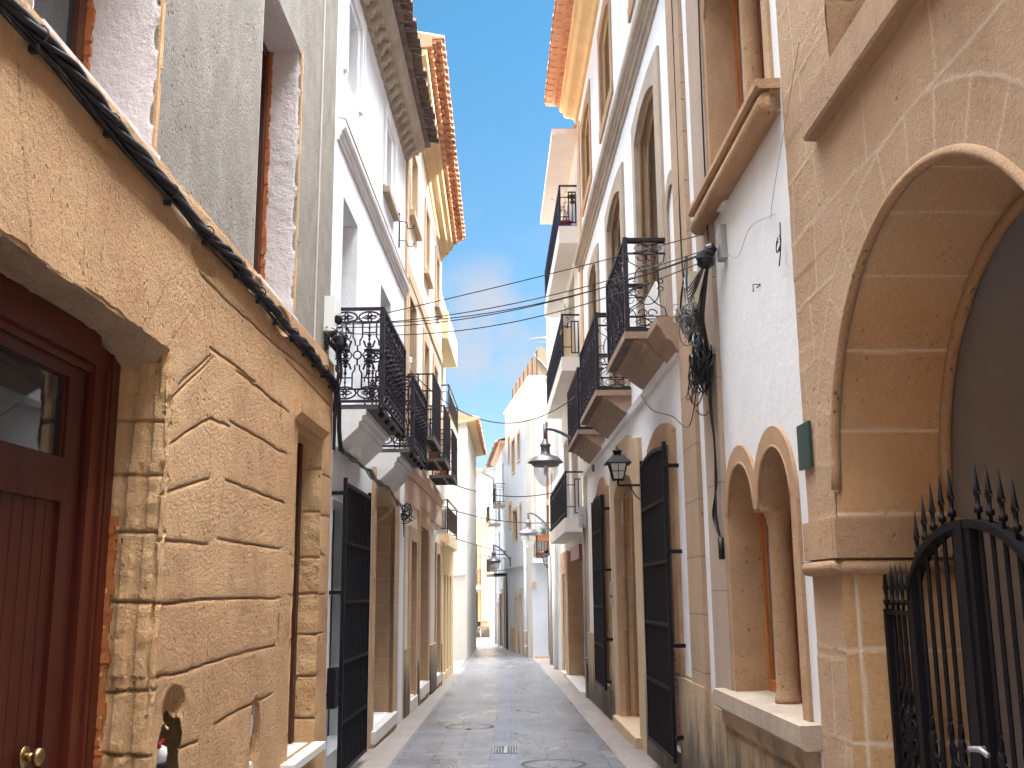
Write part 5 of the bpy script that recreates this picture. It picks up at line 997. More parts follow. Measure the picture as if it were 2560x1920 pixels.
# ================= FAR END: beige house, white wall, gable
B0=Fr((-2.7,58.9,0),(1,0,0),(0,-1,0))
A8=root('beige_house','peach coloured house with balcony windows closing the view at the end of the street','house',(-2.4,59.5,-.9))
bw=[(.34,.68,2.03,4.2),(-.15,.17,2.03,4.2),(-.1,.22,-.4,1.36),(.32,.68,-.32,1.5)]
facade(B0,[(-5,-1.6),(1.36,-1.6),(1.36,5.75),(-1,5.35),(-5,5.0)],[(rect(*w_),.3) for w_ in bw],'wall','peach',A8)
body(B0,-5,1.36,4.9,6,'cream',A8)
for i,(a,b,c,d_) in enumerate(bw):
    surround(B0,[(b+.12,c),(b+.12,d_+.14),(a-.12,d_+.14),(a-.12,c)],[(b,c),(b,d_),(a,d_),(a,c)],'window_surround','gold',A8,.03)
    window(B0,a,b,c,d_,-.2,A8,'brown','glass' if i!=2 else 'brown',.05,(1,0))
MB(B0).box(.88,1.34,0,.05,0,4.75).box(-4,1.34,0,.06,1.86,1.98).box(-4,1.34,0,.04,4.8,4.86).build('pilaster','trim',A8)
MB(B0).box(.9,1.02,.05,.09,0,4.75).box(1.1,1.3,.05,.08,0,4.75).build('pilaster_rib','trimpink',A8)
MB(B0).box(-4,1.35,0,.05,-1.4,-.3).build('plinth','plinth',A8)
conc_balcony(B0,-.5,.9,0,.35,1.86,1.96,2.8,A8,'mould','1','rustiron',.09); grille(B0,.30,.70,-.35,1.52,.08,A8,'rustiron',step=.06,bands=(.2,.7,1.2))
MB(B0).box(-3,.95,.0,.6,1.70,1.74).build('awning','plastic',A8)
MB(B0).hexa([(-3,0,1.9),(1.0,0,1.9),(1.0,.7,1.72),(-3,.7,1.72)],[(-3,0,1.93),(1.0,0,1.93),(1.0,.7,1.75),(-3,.7,1.75)]).build('awning','white',A8)
A9=root('pale_end_house','plain pale house wall carrying the street sign at the end of the street','house',(-.5,59,-.9))
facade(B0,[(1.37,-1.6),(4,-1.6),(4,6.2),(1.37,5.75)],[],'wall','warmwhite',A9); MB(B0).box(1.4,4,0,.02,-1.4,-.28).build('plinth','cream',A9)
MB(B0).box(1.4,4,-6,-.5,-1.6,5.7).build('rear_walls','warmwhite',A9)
sg=root('street_sign','small white tiled street name sign with black letters on the pale wall at the end','sign',B0(1.8,.02,1.5))
MB(B0).box(1.46,2.06,.0,.02,1.32,1.72).build('plate','signw',sg)
for s_,zz,sz in (('Traves.',1.58,.13),('del',1.48,.09),('Sol',1.35,.1)): txt(s_,B0,1.77,.022,zz,sz,'text',sg,1)
A10=root('gable_house','white gabled house with a small chimney and faint greenish growth, behind the peach house','house',(-1,70,0))
G0=Fr((-5,69,0),(1,0,0),(0,-1,0))
facade(G0,[(-3,-2),(8,-2),(8,9.8),(3.4,9.35),(-3,7.2)],[],'wall','stain_white',A10); MB(G0).box(-3,8,-8,-.5,-2,7).build('rear_walls','white',A10)
mb=MB(G0)
for i in range(22): u=-3+i*.3; z=7.2+(u+3)*.336; mb.hexa([(u,-.2,z),(u+.29,-.2,z+.09),(u+.29,.14,z+.09),(u,.14,z)],[(u,-.2,z+.07),(u+.29,-.2,z+.16),(u+.29,.14,z+.16),(u,.14,z+.07)])
mb.build('verge_tiles','terra',A10)
MB(G0).box(2.6,2.7,-.5,-.1,8.9,9.55).box(3.2,3.3,-.5,-.1,9.1,9.55).box(2.45,3.45,-.55,-.05,9.55,9.65).box(2.5,3.4,-.5,-.1,8.9,9.2).build('chimney','terra2',A10)
rg=random.Random(8); mb=MB(G0)
for cx,cy,rx,ry,n in ((1.5,6.1,1.2,.7,160),(3.0,6.2,.8,.6,120),(.6,7.0,.5,.3,50),(2.3,5.5,1.6,.5,180)):
    for i in range(n):
        a=rg.uniform(0,2*pi); q=math.sqrt(rg.random()); x=cx+rx*q*math.cos(a); z=cy+ry*q*math.sin(a); s_=rg.uniform(.03,.07); d_=rg.uniform(.02,.12); b=rg.uniform(0,pi)
        mb.add([(x-s_*math.cos(b),d_,z-s_*math.sin(b)),(x+s_*math.cos(b),d_+.03,z+s_*math.sin(b)),(x,d_+.01,z+s_*1.2)],[(0,1,2)])
M_['paleleaf']=plain('pale_creeper',(.50,.52,.38),.8,0,.2)
cg=mb.build('wall_creeper','paleleaf',None); cg['label']='sparse pale green creeper on the white gable wall behind the peach house'; cg['category']='creeper'; cg['kind']='stuff'
A11=root('eave_fragment_house','low house with brown tiled eaves just past the white corner house','house',(-4,52,0))
E0=Fr((-2.3,50.5,0),(0,1,0),(1,0,0))
facade(E0,rect(0,7,-1.5,5.9),[],'wall','cream',A11); mb=MB(E0); tilerow(mb,E0,0,7,.22,-.8,.35,5.9,6.2,.02); mb.build('roof_tiles','tiledark',A11); MB(E0).box(0,7,-5,-.5,-1.5,5.8).build('rear_walls','cream',A11)
# ================= STREET LAMPS
def street_lamp(loc,arm,label,metal='metcap'):
    x,y,z=loc; t=root('street_lamp',label,'street lamp',loc,'bell shaped street lamps on curved wall arms')
    MB().lathe((x,y,z),[(.001,.42),(.045,.42),(.055,.36),(.095,.33),(.10,.30),(.075,.28),(.075,.20),(.085,.19),(.085,.165),(.12,.150),(.19,.125),(.25,.085),(.285,.04),(.30,.03),(.30,.015),(.24,-.005),(.225,-.04),(.20,-.045),(.20,-.02),(.001,-.0)],28).lathe((x,y,z),[(.077,.24),(.083,.235),(.083,.225),(.077,.22)],20).build('cap',metal,t)
    g=MB().lathe((x,y,z),[(.205,-.04),(.212,-.10),(.20,-.18),(.165,-.27),(.11,-.34),(.055,-.385),(.001,-.395)],28).lathe((x,y,z),[(.198,-.04),(.204,-.10),(.192,-.178),(.158,-.265),(.104,-.333),(.05,-.377),(.001,-.386)],28).build('glass_bowl','bowl',t)
    MB().lathe((x,y,z),[(.001,-.03),(.03,-.03),(.035,-.1),(.03,-.18),(.001,-.2)],12).build('bulb','frosted',t)
    w_=Vector(arm); p=Vector((x,y,z+.40)); k=[]
    pts=[Vector((x,y,z+.62))]; n=14
    top=Vector((x,y,z+.60))
    for i in range(n+1):
        a=i/n; q=top.lerp(w_,a); q.z=w_.z+(top.z-w_.z)*math.cos(a*pi/2)**.9; k.append(q)
    MB().tube([(x,y,z+.38),(x,y,z+.68)],.034,10,raw=True).tube(k,.026,8,raw=True).tube([w_-Vector((0,0,.22)),w_+Vector((0,0,.16))],.03,8,raw=True).tube([w_+Vector((0,0,.1)),top.lerp(w_,.5)+Vector((0,0,.02)),],.010,6,raw=True).build('arm',metal,t)
    return t
street_lamp((.56,17.6,3.72),tuple(RW(5.55,.02,3.82)),'large grey street lamp hanging lowest and nearest, by the third iron balcony on the right')
street_lamp((.435,30,3.20),tuple(RW(18.0,.02,3.2)),'middle street lamp with a pale glass bowl below the long concrete balconies')
street_lamp((-.75,40,2.70),tuple(S(5.9,.02,2.75)),'farthest street lamp, standing out from the white terrace house with blue-grey cap')
# wall lanterns
def lantern(c,wall,s,label,fr):
    x,y,z=c; t=root('wall_lantern',label,'lantern',c)
    def fr4(r,zz): return [(x+r*s*a,y+r*s*b,z+zz*s) for a,b in ((-1,-1),(1,-1),(1,1),(-1,1))]
    mb=MB(); mb.hexa(fr4(.145,.0),fr4(.07,.085)); mb.hexa(fr4(.15,-.012),fr4(.145,.0)); mb.lathe((x,y,z),[(.045*s,.08*s),(.045*s,.125*s),(.062*s,.13*s),(.05*s,.15*s),(.018*s,.16*s),(.014*s,.175*s),(.001,.2*s)],10); mb.build('roof','metcap' if 0 else 'iron',t)
    mb=MB()
    for (p,q) in zip(fr4(.098,-.012),fr4(.058,-.19)): mb.tube([p,q],.008*s,4,raw=True)
    for a in fr4(.0,0)[:0]: pass
    mb.hexa(fr4(.066,-.205),fr4(.066,-.188))
    A_=fr4(.1,-.012);B_=fr4(.058,-.19)
    for i in range(4):
        j=(i+1)%4; m1=(Vector(A_[i])+Vector(A_[j]))/2; m2=(Vector(B_[i])+Vector(B_[j]))/2; mb.tube([m1,m2],.004*s,4,raw=True); mb.tube([(Vector(A_[i])+Vector(B_[i]))/2,(Vector(A_[j])+Vector(B_[j]))/2],.004*s,4,raw=True)
    mb.tube([(x,y,z-.2*s),(x,y,z-.26*s)],.012*s,6,raw=True); mb.build('cage','iron',t)
    MB().hexa(fr4(.093,-.014),fr4(.054,-.187)).build('panes','frosted',t)
    w_=Vector(wall); mb=MB(); mb.tube([(x,y,z-.26*s),(w_.x,w_.y,z-.26*s)],.013*s,6,raw=True)
    pts=[]; L=w_-Vector(c); 
    for i in range(13): a=i/12; pts.append(Vector((x+(w_.x-x)*(.45+.55*a),y+(w_.y-y)*(.45+.55*a),z-.26*s-.17*s*math.sin(a*pi*.55))))
    mb.tube(pts,.006*s,5,raw=True); mb.build('bracket','iron',t); return t
wl_=RW(-.12,0,2.8); q=RW(-.12,.29,3.06); lantern(tuple(q),tuple(wl_),1.,'black four sided lantern on a wall bracket above the stone doorway',RW)
wl_=RW(19.9,0,2.4); q=RW(19.9,.10,2.62); lantern(tuple(q),tuple(wl_),1.25,'small brown wall lantern high beside the orange wooden door',RW)
# ================= GROUND FITTINGS
def manhole(x,y,r,label):
    t=root('manhole_cover',label,'manhole cover',(x,y,zg(y)+.004),'paver filled manhole covers'); z=zg(y)+.0045
    def ring_(r0,r1,h):
        mb=MB(); n=56; vs=[];fs=[]
        for k in range(n):
            a=2*pi*k/n
            for rr_ in (r0,r1): Y=y+rr_*math.sin(a); vs.append((x+rr_*math.cos(a),Y,zg(Y)+h))
        for k in range(n): j=(k+1)%n; fs.append((2*k,2*k+1,2*j+1,2*j))
        mb.add(vs,fs); return mb
    ring_(r-.018,r,.009).build('rim','text',t); ring_(r-.040,r-.028,.009).build('rim','text',t)
    MB().box(x-.03,x+.03,y-r+.0,y-r+.06,zg(y-r)+.006,zg(y-r)+.012).build('key_hole','iron',t)
manhole(-.62,14.9,.335,'round manhole cover on the left half of the paving, farther one'); manhole(.40,11.35,.34,'round manhole cover nearest the viewer on the right half of the paving')
def grate(x0,x1,y0,y1,label,n=9):
    t=root('drain_grate',label,'drain grate',((x0+x1)/2,(y0+y1)/2,zg(y0)),'drain grates in the gutter strip'); mb=MB()
    z=zg(y0)
    MB().box(x0,x1,y0,y1,z+.0,z+.0075).build('pit','dark',t)
    mb.box(x0,x1,y0,y0+.012,z+.0078,z+.013).box(x0,x1,y1-.012,y1,z+.0078,z+.013).box(x0,x0+.012,y0+.012,y1-.012,z+.0078,z+.013).box(x1-.012,x1,y0+.012,y1-.012,z+.0078,z+.013).box((x0+x1)/2-.012,(x0+x1)/2+.012,y0+.012,y1-.012,z+.0078,z+.013)
    for i in range(1,n): xx=x0+(x1-x0)*i/n; mb.box(xx-.005,xx+.005,y0+.012,y1-.012,z+.0078,z+.0125)
    for i in range(1,4): yy=y0+(y1-y0)*i/4; mb.box(x0+.012,x1-.012,yy-.008,yy+.008,z+.0079,z+.0122)
    mb.build('bars','zinc',t)
grate(-.25,.04,12.2,12.72,'nearest iron drain grate in the middle of the street'); grate(-.26,.03,29.0,29.5,'distant drain grate where the paving ends near the bend')
mb=MB(); r=random.Random(5); lf=[]
for i in range(9):
    x=r.uniform(-1.1,.7); y=r.uniform(12,28); a=r.uniform(0,6); s_=r.uniform(.015,.03); z=zg(y)+.008
    l=MB(); l.add([(x-s_*math.cos(a),y-s_*math.sin(a)*2,z),(x+.4*s_*math.sin(a),y,z+.008),(x+s_*math.cos(a),y+s_*math.sin(a)*2,z+.003),(x-.4*s_*math.sin(a),y,z)],[(0,1,2,3)]); o=l.build('fallen_leaf','twig'); o['label']='small dry leaf lying on the grey paving'; o['category']='leaf'; o['group']='dry leaves on the paving'
# ================= CABLES
def cable(pts,r,label,mat='cable',name='cable',group=None,seg=6,parent=None):
    o=MB().tube(pts,r,seg,raw=True).build(name,mat,parent)
    if label: o['label']=label; o['category']='cable'
    if group: o['group']=group
    return o
# thick twisted bundle along the left wall
ctl=[(-14,3.70,.10),(-10.5,3.67,.10),(-9.32,3.66,.10),(-8.94,3.66,.10),(-8.47,3.645,.1),(-7.69,3.63,.1),(-7.08,3.625,.1),(-6.38,3.63,.1),(-5.82,3.62,.1),(-5.28,3.595,.1),(-4.75,3.60,.1),(-4.05,3.585,.1),(-3.4,3.57,.1),(-2.95,3.52,.1)]
def cpt(u):
    for a,b in zip(ctl[:-1],ctl[1:]):
        if a[0]<=u<=b[0]: f=(u-a[0])/(b[0]-a[0]); f=f*f*(3-2*f)*.5+f*.5; return a[1]+(b[1]-a[1])*f
    return ctl[-1][1]
tb=root('cable_bundle','thick bundle of twisted black cables running along the top of the ochre stone wall','cable bundle',LW(-7,.1,3.6))
for k in range(4):
    pts=[]; u=-14.
    while u<-2.9: a=u*6.2+k*pi/2+.6*math.sin(u*2.1); rad=.019+.006*math.sin(u*3+k); pts.append(LW(u,.088+rad*math.cos(a),cpt(u)+rad*math.sin(a)+.012*math.sin(u*5.5))); u+=.045
    MB().tube(pts,0.0165 if k<3 else .012,6,raw=True).build('strand','cable',tb)
for k in range(3):
    pts=[]; u=-14.
    while u<-2.9: pts.append(LW(u,.07+.012*k,cpt(u)-.042-.012*k+.014*math.sin(u*(3.1+k)+k))); u+=.09
    MB().tube(pts,.0055,5,raw=True).build('thin_wire','cable',tb)
for u in (-9.1,-8.4,-7.62,-7.0,-6.35,-5.8,-5.3,-4.75,-4.3,-3.9,-3.5,-3.15):
    mb=MB(LW).box(u-.012,u+.012,.03,.09,cpt(u)-.075,cpt(u)-.05).tube([(u,.088+.036*math.cos(a),cpt(u)+.038*math.sin(a)) for a in [2*pi*i/12 for i in range(12)]],.004,5,closed=True)
    mb.tube([(u,.09,cpt(u)-.05),(u-.05,.11,cpt(u)-.075)],.004,4); mb.build('clip','cable',tb)
cb=root('junction_box','white junction box with black connector knot on the grey wall beside the ornate balcony','junction box',LW(-2.95,.05,4.2))
MB(LW).box(-3.16,-2.90,.0,.10,4.02,4.36).box(-3.14,-2.92,.10,.115,4.04,4.34).build('cover','plastic',cb)
def knot(mb,c,r,n,seed,rt=.006,st=(1,1,1)):
    q=random.Random(seed)
    for i in range(n):
        A=Vector((q.uniform(-1,1),q.uniform(-1,1),q.uniform(-1,1))).normalized(); B=A.orthogonal().normalized(); Cc=A.cross(B); rr_=r*q.uniform(.5,1); off=Vector((q.uniform(-.4,.4)*r,q.uniform(-.4,.4)*r,q.uniform(-.5,.5)*r)); P=[]
        for k in range(13): a=k/12*2*pi*q.uniform(.8,1.); v=off+(B*math.cos(a)+Cc*math.sin(a))*rr_; P.append(Vector(c)+Vector((v.x*st[0],v.y*st[1],v.z*st[2])))
        mb.tube(P,rt,5,raw=True)
    return mb
def blob(mb,c,r,seed,seg=8):
    q=random.Random(seed); vs=[];fs=[];n=6
    for i in range(n+1):
        t=pi*i/n
        for k in range(seg): a=2*pi*k/seg; rr_=r*q.uniform(.82,1.1); vs.append(Vector(c)+Vector((rr_*math.sin(t)*math.cos(a),rr_*math.sin(t)*math.sin(a),rr_*math.cos(t))))
    fs=[(i*seg+k,i*seg+(k+1)%seg,(i+1)*seg+(k+1)%seg,(i+1)*seg+k) for i in range(n) for k in range(seg)]
    mb.add(vs,fs,False,True); return mb
mb=MB(); blob(mb,LW(-3.12,.13,4.14),.05,1); blob(mb,LW(-3.10,.13,3.93),.085,2); blob(mb,LW(-3.0,.12,3.90),.06,3); knot(mb,LW(-3.08,.12,3.98),.12,12,5); mb.build('connector','cable',cb)
mb=MB()
q_=random.Random(9)
for i in range(10):
    u=-3.15+i*.03; pts=[LW(u,.12,3.88),LW(u+q_.uniform(-.03,.05),.14,3.6+q_.uniform(-.05,.1)),LW(-3.05+i*.02,.10,3.45+q_.uniform(-.05,.05)),LW(-2.98+i*.015,.08,3.25+q_.uniform(-.1,.1)),LW(-2.9+i*.01,.07,3.02+q_.uniform(-.1,.05))]
    fine=[]; 
    for a,b in zip(pts[:-1],pts[1:]): fine+=[a.lerp(b,t/4) for t in range(4)]
    mb.tube(fine+[pts[-1]],.0065,5,raw=True)
mb.build('hanging_leads','cable',cb)
mb=MB(); mb.tube([LW(-2.80,.07,3.6),LW(-2.74,.09,3.4),LW(-2.72,.09,3.15),LW(-2.68,.1,2.98),LW(-2.5,.1,2.95),LW(-2.3,.08,2.97)],.022,8,raw=True); mb.build('conduit','cable',cb)
jb2=MB(LW).box(-2.02,-1.62,.06,.14,2.99,3.24).build('junction_box','plastic',None); jb2['label']='square white junction box fixed under the nearest ornate balcony'; jb2['category']='junction box'
# cables crossing the facade below the left balconies
for k in range(5):
    P=[LW(-2.6+.0*k,.07,2.97),LW(-1.7,.09,2.95+.01*k),LW(-.9,.12,2.97-.02*k),LW(-.1,.1,2.93-.015*k),LW(.8,.12,2.90+.01*k),LW(1.8,.10,2.86-.02*k),LW(2.6,.08,2.80+.015*k),LW(2.9,.07,2.6-.05*k)]
    f=[]
    for a,b in zip(P[:-1],P[1:]): f+=[a.lerp(b,t/5)+Vector((0,0,.015*math.sin(t*1.3+k))) for t in range(5)]
    cable(f+[P[-1]],.010 if k<3 else .006,'one of the tangled cables sagging below the ornate balconies on the white house','cabgrey' if k==1 else 'cable',group='cables below the ornate balconies')
o=knot(MB(),LW(2.75,.12,2.72),.13,12,8).build('cable_knot','cable'); o['label']='black knot of wires hanging at the far corner of the white house with ornate balconies'; o['category']='cable knot'
# spans over the street
lab='thin black cable strung across the street between the two junction hubs'
hubL=LW(-3.05,.14,4.1); hubR=RW(-4.65,.10,4.12)
sp=[(hubL+Vector((0,.1,.05)),RW(-4.5,.1,4.32),.02),(hubL+Vector((0,.05,.02)),hubR+Vector((0,0,.03)),.13),(hubL+Vector((0,0,.03)),hubR,.17),(hubL+Vector((0,0,-.02)),hubR+Vector((0,0,.01)),.165),(hubL+Vector((0,.1,-.05)),hubR+Vector((0,0,-.05)),.21)]
for a,b,s_ in sp: cable(catenary(a,b,s_,24),.0045,lab,group='cables strung between the junction hubs')
cable(catenary(LW(3.3,.1,5.0),RW(3.9,.42,4.62),.62,24),.008,'single slack black cable sagging low across the street in front of the sky')
cable(catenary(LW(10.2,.2,3.95),RW(11.0,.38,3.75),.18,20),.011,'upper of the two far cables crossing between the yellow and concrete balconies'); cable(catenary(LW(12.5,.2,3.5),RW(16.5,.05,3.45),.12,20),.011,'lower of the two far cables crossing the street in front of the blue-white wall')
cable(catenary(LW(17,-.2,3.1),S(6.2,.1,3.1),.05,12),.012,'short far cable reaching the lamp bracket on the white terrace house')
cable([B0(.15,.05,3.3),B0(.4,.08,3.5),B0(1.4,.1,3.6),S(9.5,.1,4.4)],.012,'thin cable rising from the peach house to the white house')
# insulators and hook on white/cream house border
o=MB(LW).tube([(3.2,.0,5.02),(3.2,.1,5.02),(3.2,.1,5.1)],.012,6).lathe((3.2,.1,5.1),[(.001,.0),(.03,0),(.035,.03),(.025,.05),(.035,.07),(.02,.1),(.001,.1)],10,raw=False).build('insulator','plastic'); o['label']='small white ceramic insulator on a hook at the corner of the white and cream houses'; o['category']='insulator'
o=MB(LW).box(2.32,2.34,.0,.02,6.7,7.25).tube([(2.33,.02,7.12),(2.33,.12,7.1),(2.33,.14,7.0),(2.33,.22,7.0),(2.33,.24,7.06)],.008,5).tube([(2.33,.02,6.82),(2.33,.12,6.8),(2.33,.14,6.72),(2.33,.22,6.72),(2.33,.24,6.78)],.008,5).build('wire_bracket','iron'); o['label']='thin iron double-hook wire bracket high on the white wall under the brown tiled eaves'; o['category']='bracket'
for i,(u,z) in enumerate(((3.15,4.72),(3.2,4.5))):
    o=MB(LW).tube([(u,.0,z+.1),(u,.1,z+.1),(u,.12,z),(u,.05,z-.05)],.008,5).build('iron_hook','iron'); o['label']='small curved iron hook beside the second ornate balcony, %s one'%('upper' if i==0 else 'lower'); o['category']='hook'
# right hub
hb=root('cable_hub','big tangle of black cables round a connector hub on the right hand stone quoins','cable tangle',RW(-4.4,.05,3.9))
mb=MB(); blob(mb,RW(-4.6,.12,4.08),.075,4,9); blob(mb,RW(-4.72,.10,4.12),.05,5); mb.build('connector','cable',hb)
MB(RW).box(-4.92,-4.72,.0,.09,4.42,4.60).box(-4.90,-4.74,.09,.1,4.44,4.58).build('box','plastic',hb); MB(RW).box(-4.84,-4.72,.0,.05,4.02,4.28).build('bracket','zinc',hb)
mb=MB(); q_=random.Random(12)
def curve(P,n=6):
    f=[]; P=[P[0]]+P+[P[-1]]
    for i in range(1,len(P)-2):
        for t in range(n):
            s_=t/n; a,b,c,d_=P[i-1],P[i],P[i+1],P[i+2]; f.append(.5*((2*b)+(c-a)*s_+(2*a-5*b+4*c-d_)*s_*s_+(3*b-a-3*c+d_)*s_**3))
    return f+[P[-2]]
for i in range(12):
    a=q_.uniform(-.15,.1); mb.tube(curve([RW(-4.6+a*.3,.10,4.05),RW(-4.45+a,.12,3.85),RW(-4.38+a*1.2,.14,3.62+q_.uniform(-.05,.05)),RW(-4.42+a*.4,.10,3.42),RW(-4.3+q_.uniform(-.1,.1),.08,3.22+q_.uniform(-.1,.05))]),.006,5,raw=True)
for i in range(5): mb.tube(curve([RW(-4.55,.10,4.08),RW(-4.1,.16,4.0-.03*i),RW(-3.75-.06*i,.14,4.12+.05*i),RW(-3.5,.12,3.9),RW(-3.75,.10,3.78+.03*i),RW(-4.0,.08,3.85)]),.006,5,raw=True)
mb.tube(curve([RW(-4.0,.08,3.8),RW(-3.5,.06,4.0),RW(-3.3,.05,4.6),RW(-3.28,.04,5.6),RW(-3.32,.045,7.5),RW(-3.35,.045,9)]),.007,5,raw=True)
mb.build('loose_loops','cable',hb)
mb=MB(); knot(mb,RW(-4.28,.12,3.36),.17,34,20,.0065,(.5,1.2,1.1)); knot(mb,RW(-4.05,.1,3.22),.2,12,21,.005,(.4,1.3,1)); mb.build('cable_coil','cable',hb)
mb=MB(); knot(mb,RW(-3.85,.1,3.80),.14,26,23,.005,(.5,1.4,1)); knot(mb,RW(-3.55,.12,3.95),.09,14,24,.004,(.6,1.2,1)); mb.build('cable_coil','cabgrey',hb)
mb=MB()
for k in range(3): mb.tube(curve([RW(-4.35,.07,3.3),RW(-4.3-.03*k,.07,3.0),RW(-4.36,.06,2.7),RW(-4.33-.02*k,.06,2.4),RW(-4.30+.06*(k-1),.07,2.15),RW(-4.40,.06,1.98),RW(-4.42,.06,1.9)]),.0085,6,raw=True)
mb.tube([RW(-4.42,.06,1.98),RW(-4.43,.06,1.82)],.022,8,raw=True); mb.build('drop_cables','cable',hb)
mb=MB(); mb.tube(curve([RW(-4.86,.045,9),RW(-4.5,.05,6.5),RW(-4.42,.05,4.6),RW(-4.5,.06,4.2)]),.007,5,raw=True); mb.tube(curve([RW(-4.05,.1,3.3),RW(-3.6,.10,2.95),RW(-2.6,.07,3.2),RW(-1.5,.08,3.45),RW(-.9,.1,3.72)]),.005,5,raw=True); mb.build('thin_wire','cable',hb)
for i,(a,b) in enumerate((((-3.86,3.88),(-3.92,4.22)),((-3.78,3.85),(-3.56,4.12)))):
    o=MB(RW).box(min(a[0],b[0]),min(a[0],b[0])+.09,.03,.10,3.86,4.2).build('cable_trunking','plastic' if i else 'shutterbox'); o['label']=['cream plastic trunking piece standing above the cable tangle, nearer one','white plastic trunking piece above the cable tangle, farther one'][i]; o['category']='trunking'
o=MB().tube(curve([RW(-6.2,.02,3.85),RW(-5.6,.02,3.98),RW(-5.2,.02,3.9),RW(-4.8,.03,4.1)]),.0016,4,raw=True).tube(curve([RW(-6.9,.03,4.6),RW(-6.2,.02,4.0),RW(-6.1,.02,3.85)]),.0016,4,raw=True).build('thin_wall_wire','cabgrey'); o['label']='hair-thin wire drooping across the white wall above the twin arched window'; o['category']='wire'
o=knot(MB(),RW(-6.30,.04,3.62),.05,2,30,.0035,(.3,1,1.5)).tube(curve([RW(-6.32,.03,3.75),RW(-6.3,.03,3.6),RW(-6.25,.03,3.5)]),.004,4,raw=True).build('wire_scrap','cable'); o['label']='small twisted scrap of green-black wire on the white wall near the sandstone arch'; o['category']='wire'
# drain pipes, meter boxes
def pipe(pts,r,mat,label,name='drain_pipe',cat='drainpipe',collars=()):
    t=root(name,label,cat,pts[0]); MB().tube(pts,r,10,raw=True).build('pipe',mat,t)
    for c in collars: MB().tube([Vector(c)-Vector((0,0,.02)),Vector(c)+Vector((0,0,.02))],r*1.25,10,raw=True).build('collar',mat,t)
    return t
pipe([RW(7.2,.06,3.7),RW(7.18,.06,1.2),RW(7.15,.06,-.4)],.032,'zinc','thin grey conduit pipe at the corner where the long white house meets the garage entrance',collars=[RW(7.18,.06,1.1),RW(7.16,.06,.4)])
pipe([RW(16.2,.10,3.0),RW(16.1,.10,-.5)],.055,'whitepipe','pale grey drainpipe on the narrow pale house')
pipe([RW(18.6,.08,2.6),RW(18.4,.08,-.5)],.05,'zinc','dark green-grey drainpipe just before the orange wooden door')
pipe([S(1.0,.09,3.3),S(1.0,.09,1.2),S(1.0,.09,-.55)],.055,'whitepipe','white drainpipe down the blue-white side wall of the terrace house',collars=[S(1.0,.09,.0+.8),S(1.0,.09,.3),S(1.0,.09,-.2),S(1,.09,2.4)])
pipe([S(11.0,.07,6.0),S(11.0,.07,-.6)],.055,'whitepipe','white drainpipe at the far end of the small eaves house')
pipe([S(6.75,.07,2.3),S(6.7,.07,-.6)],.03,'iron2','dark thin pipe between the terrace house and the small eaves house')
mb=MB(RW).box(6.98,7.2,.03,.16,2.75,3.12); t=root('meter_box','small grey electrical box on the conduit beside the lowest concrete balcony','electrical box',RW(7.1,.1,2.75)); mb.build('case','greyplastic',t)
mb=MB(RW)
for i in range(4): mb.tube([(6.965,.10,2.80+i*.08),(6.98,.10,2.80+i*.08)],.022,8)
mb.build('grommets','zinc',t)
o=MB(LW).box(-2.80,-2.60,.05,.12,.56,.92).build('control_box','iron'); o['label']='black steel box low on the white wall beside the left iron window grille'; o['category']='box'
MB(LW).box(-2.79,-2.61,.12,.128,.58,.90).build('lid','iron',o)
o=MB(RW).box(7.05,7.12,0.055,.065,.0,.0+.3).build('vent_plate','dark'); o['label']='small dark vent plate low on the wall beside the small window grille'; o['category']='vent'
o=MB(RW).tube([(-5.7,.0,3.55),(-5.7,.05,3.55),(-5.7,.05,3.5)],.004,5).tube([(-5.7,.0,3.55),(-5.6,.0,3.56)],.004,4).build('wall_nail','iron'); o['label']='bent nail sticking out of the white wall above the twin arched window'; o['category']='nail'
# ================= PLANTS
def leafplant(c,h,r,n,name,label,cat,mat='leaf',seed=1,potm='pot',potr=.11,poth=.18,twig=True,group=None,ls=.03,box=None):
    q=random.Random(seed); x,y,z=c; t=root(name,label,cat,c,group)
    if box: fr,u0,u1,d0,d1,z0,z1=box; MB(fr).box(u0,u1,d0,d1,z0,z1).box(u0-.01,u1+.01,d0-.01,d1+.01,z1-.03,z1).build('pot',potm,t)
    else: MB().lathe(c,[(.001,0),(potr*.7,0),(potr*.95,poth*.85),(potr*1.08,poth*.86),(potr*1.08,poth),(potr*.9,poth),(.001,poth*.93)],16).build('pot',potm,t)
    zb=z+poth; tips=[]; mb=MB()
    for i in range(9):
        a=q.uniform(0,2*pi); rr_=r*q.uniform(.3,1); tip=Vector((x+rr_*math.cos(a),y+rr_*math.sin(a),zb+h*q.uniform(.5,1))); b=Vector((x+q.uniform(-.3,.3)*potr,y+q.uniform(-.3,.3)*potr,zb-.02)); m_=b.lerp(tip,.5)+Vector((q.uniform(-.03,.03),q.uniform(-.03,.03),.03)); mb.tube([b,m_,tip],[.006,.004,.002],5,raw=True); tips.append((b,m_,tip))
    mb.build('stems','twig',t); mb=MB()
    for i in range(n):
        b,m_,tip=q.choice(tips); p=(m_.lerp(tip,q.random()) if q.random()<.7 else b.lerp(m_,q.random()))+Vector((q.gauss(0,.03),q.gauss(0,.03),q.gauss(0,.03)))*r/.15; s_=ls*q.uniform(.6,1.3); d1=Vector((q.uniform(-1,1),q.uniform(-1,1),q.uniform(-.3,1))).normalized(); d2=d1.orthogonal().normalized(); d2=(d2*math.cos(i)+d1.cross(d2)*math.sin(i))
        mb.add([p,p+d1*s_+d2*s_*.45,p+d1*s_*2.2,p+d1*s_-d2*s_*.45],[(0,1,2,3)],False,True)
    mb.build('leaves',mat,t); return t
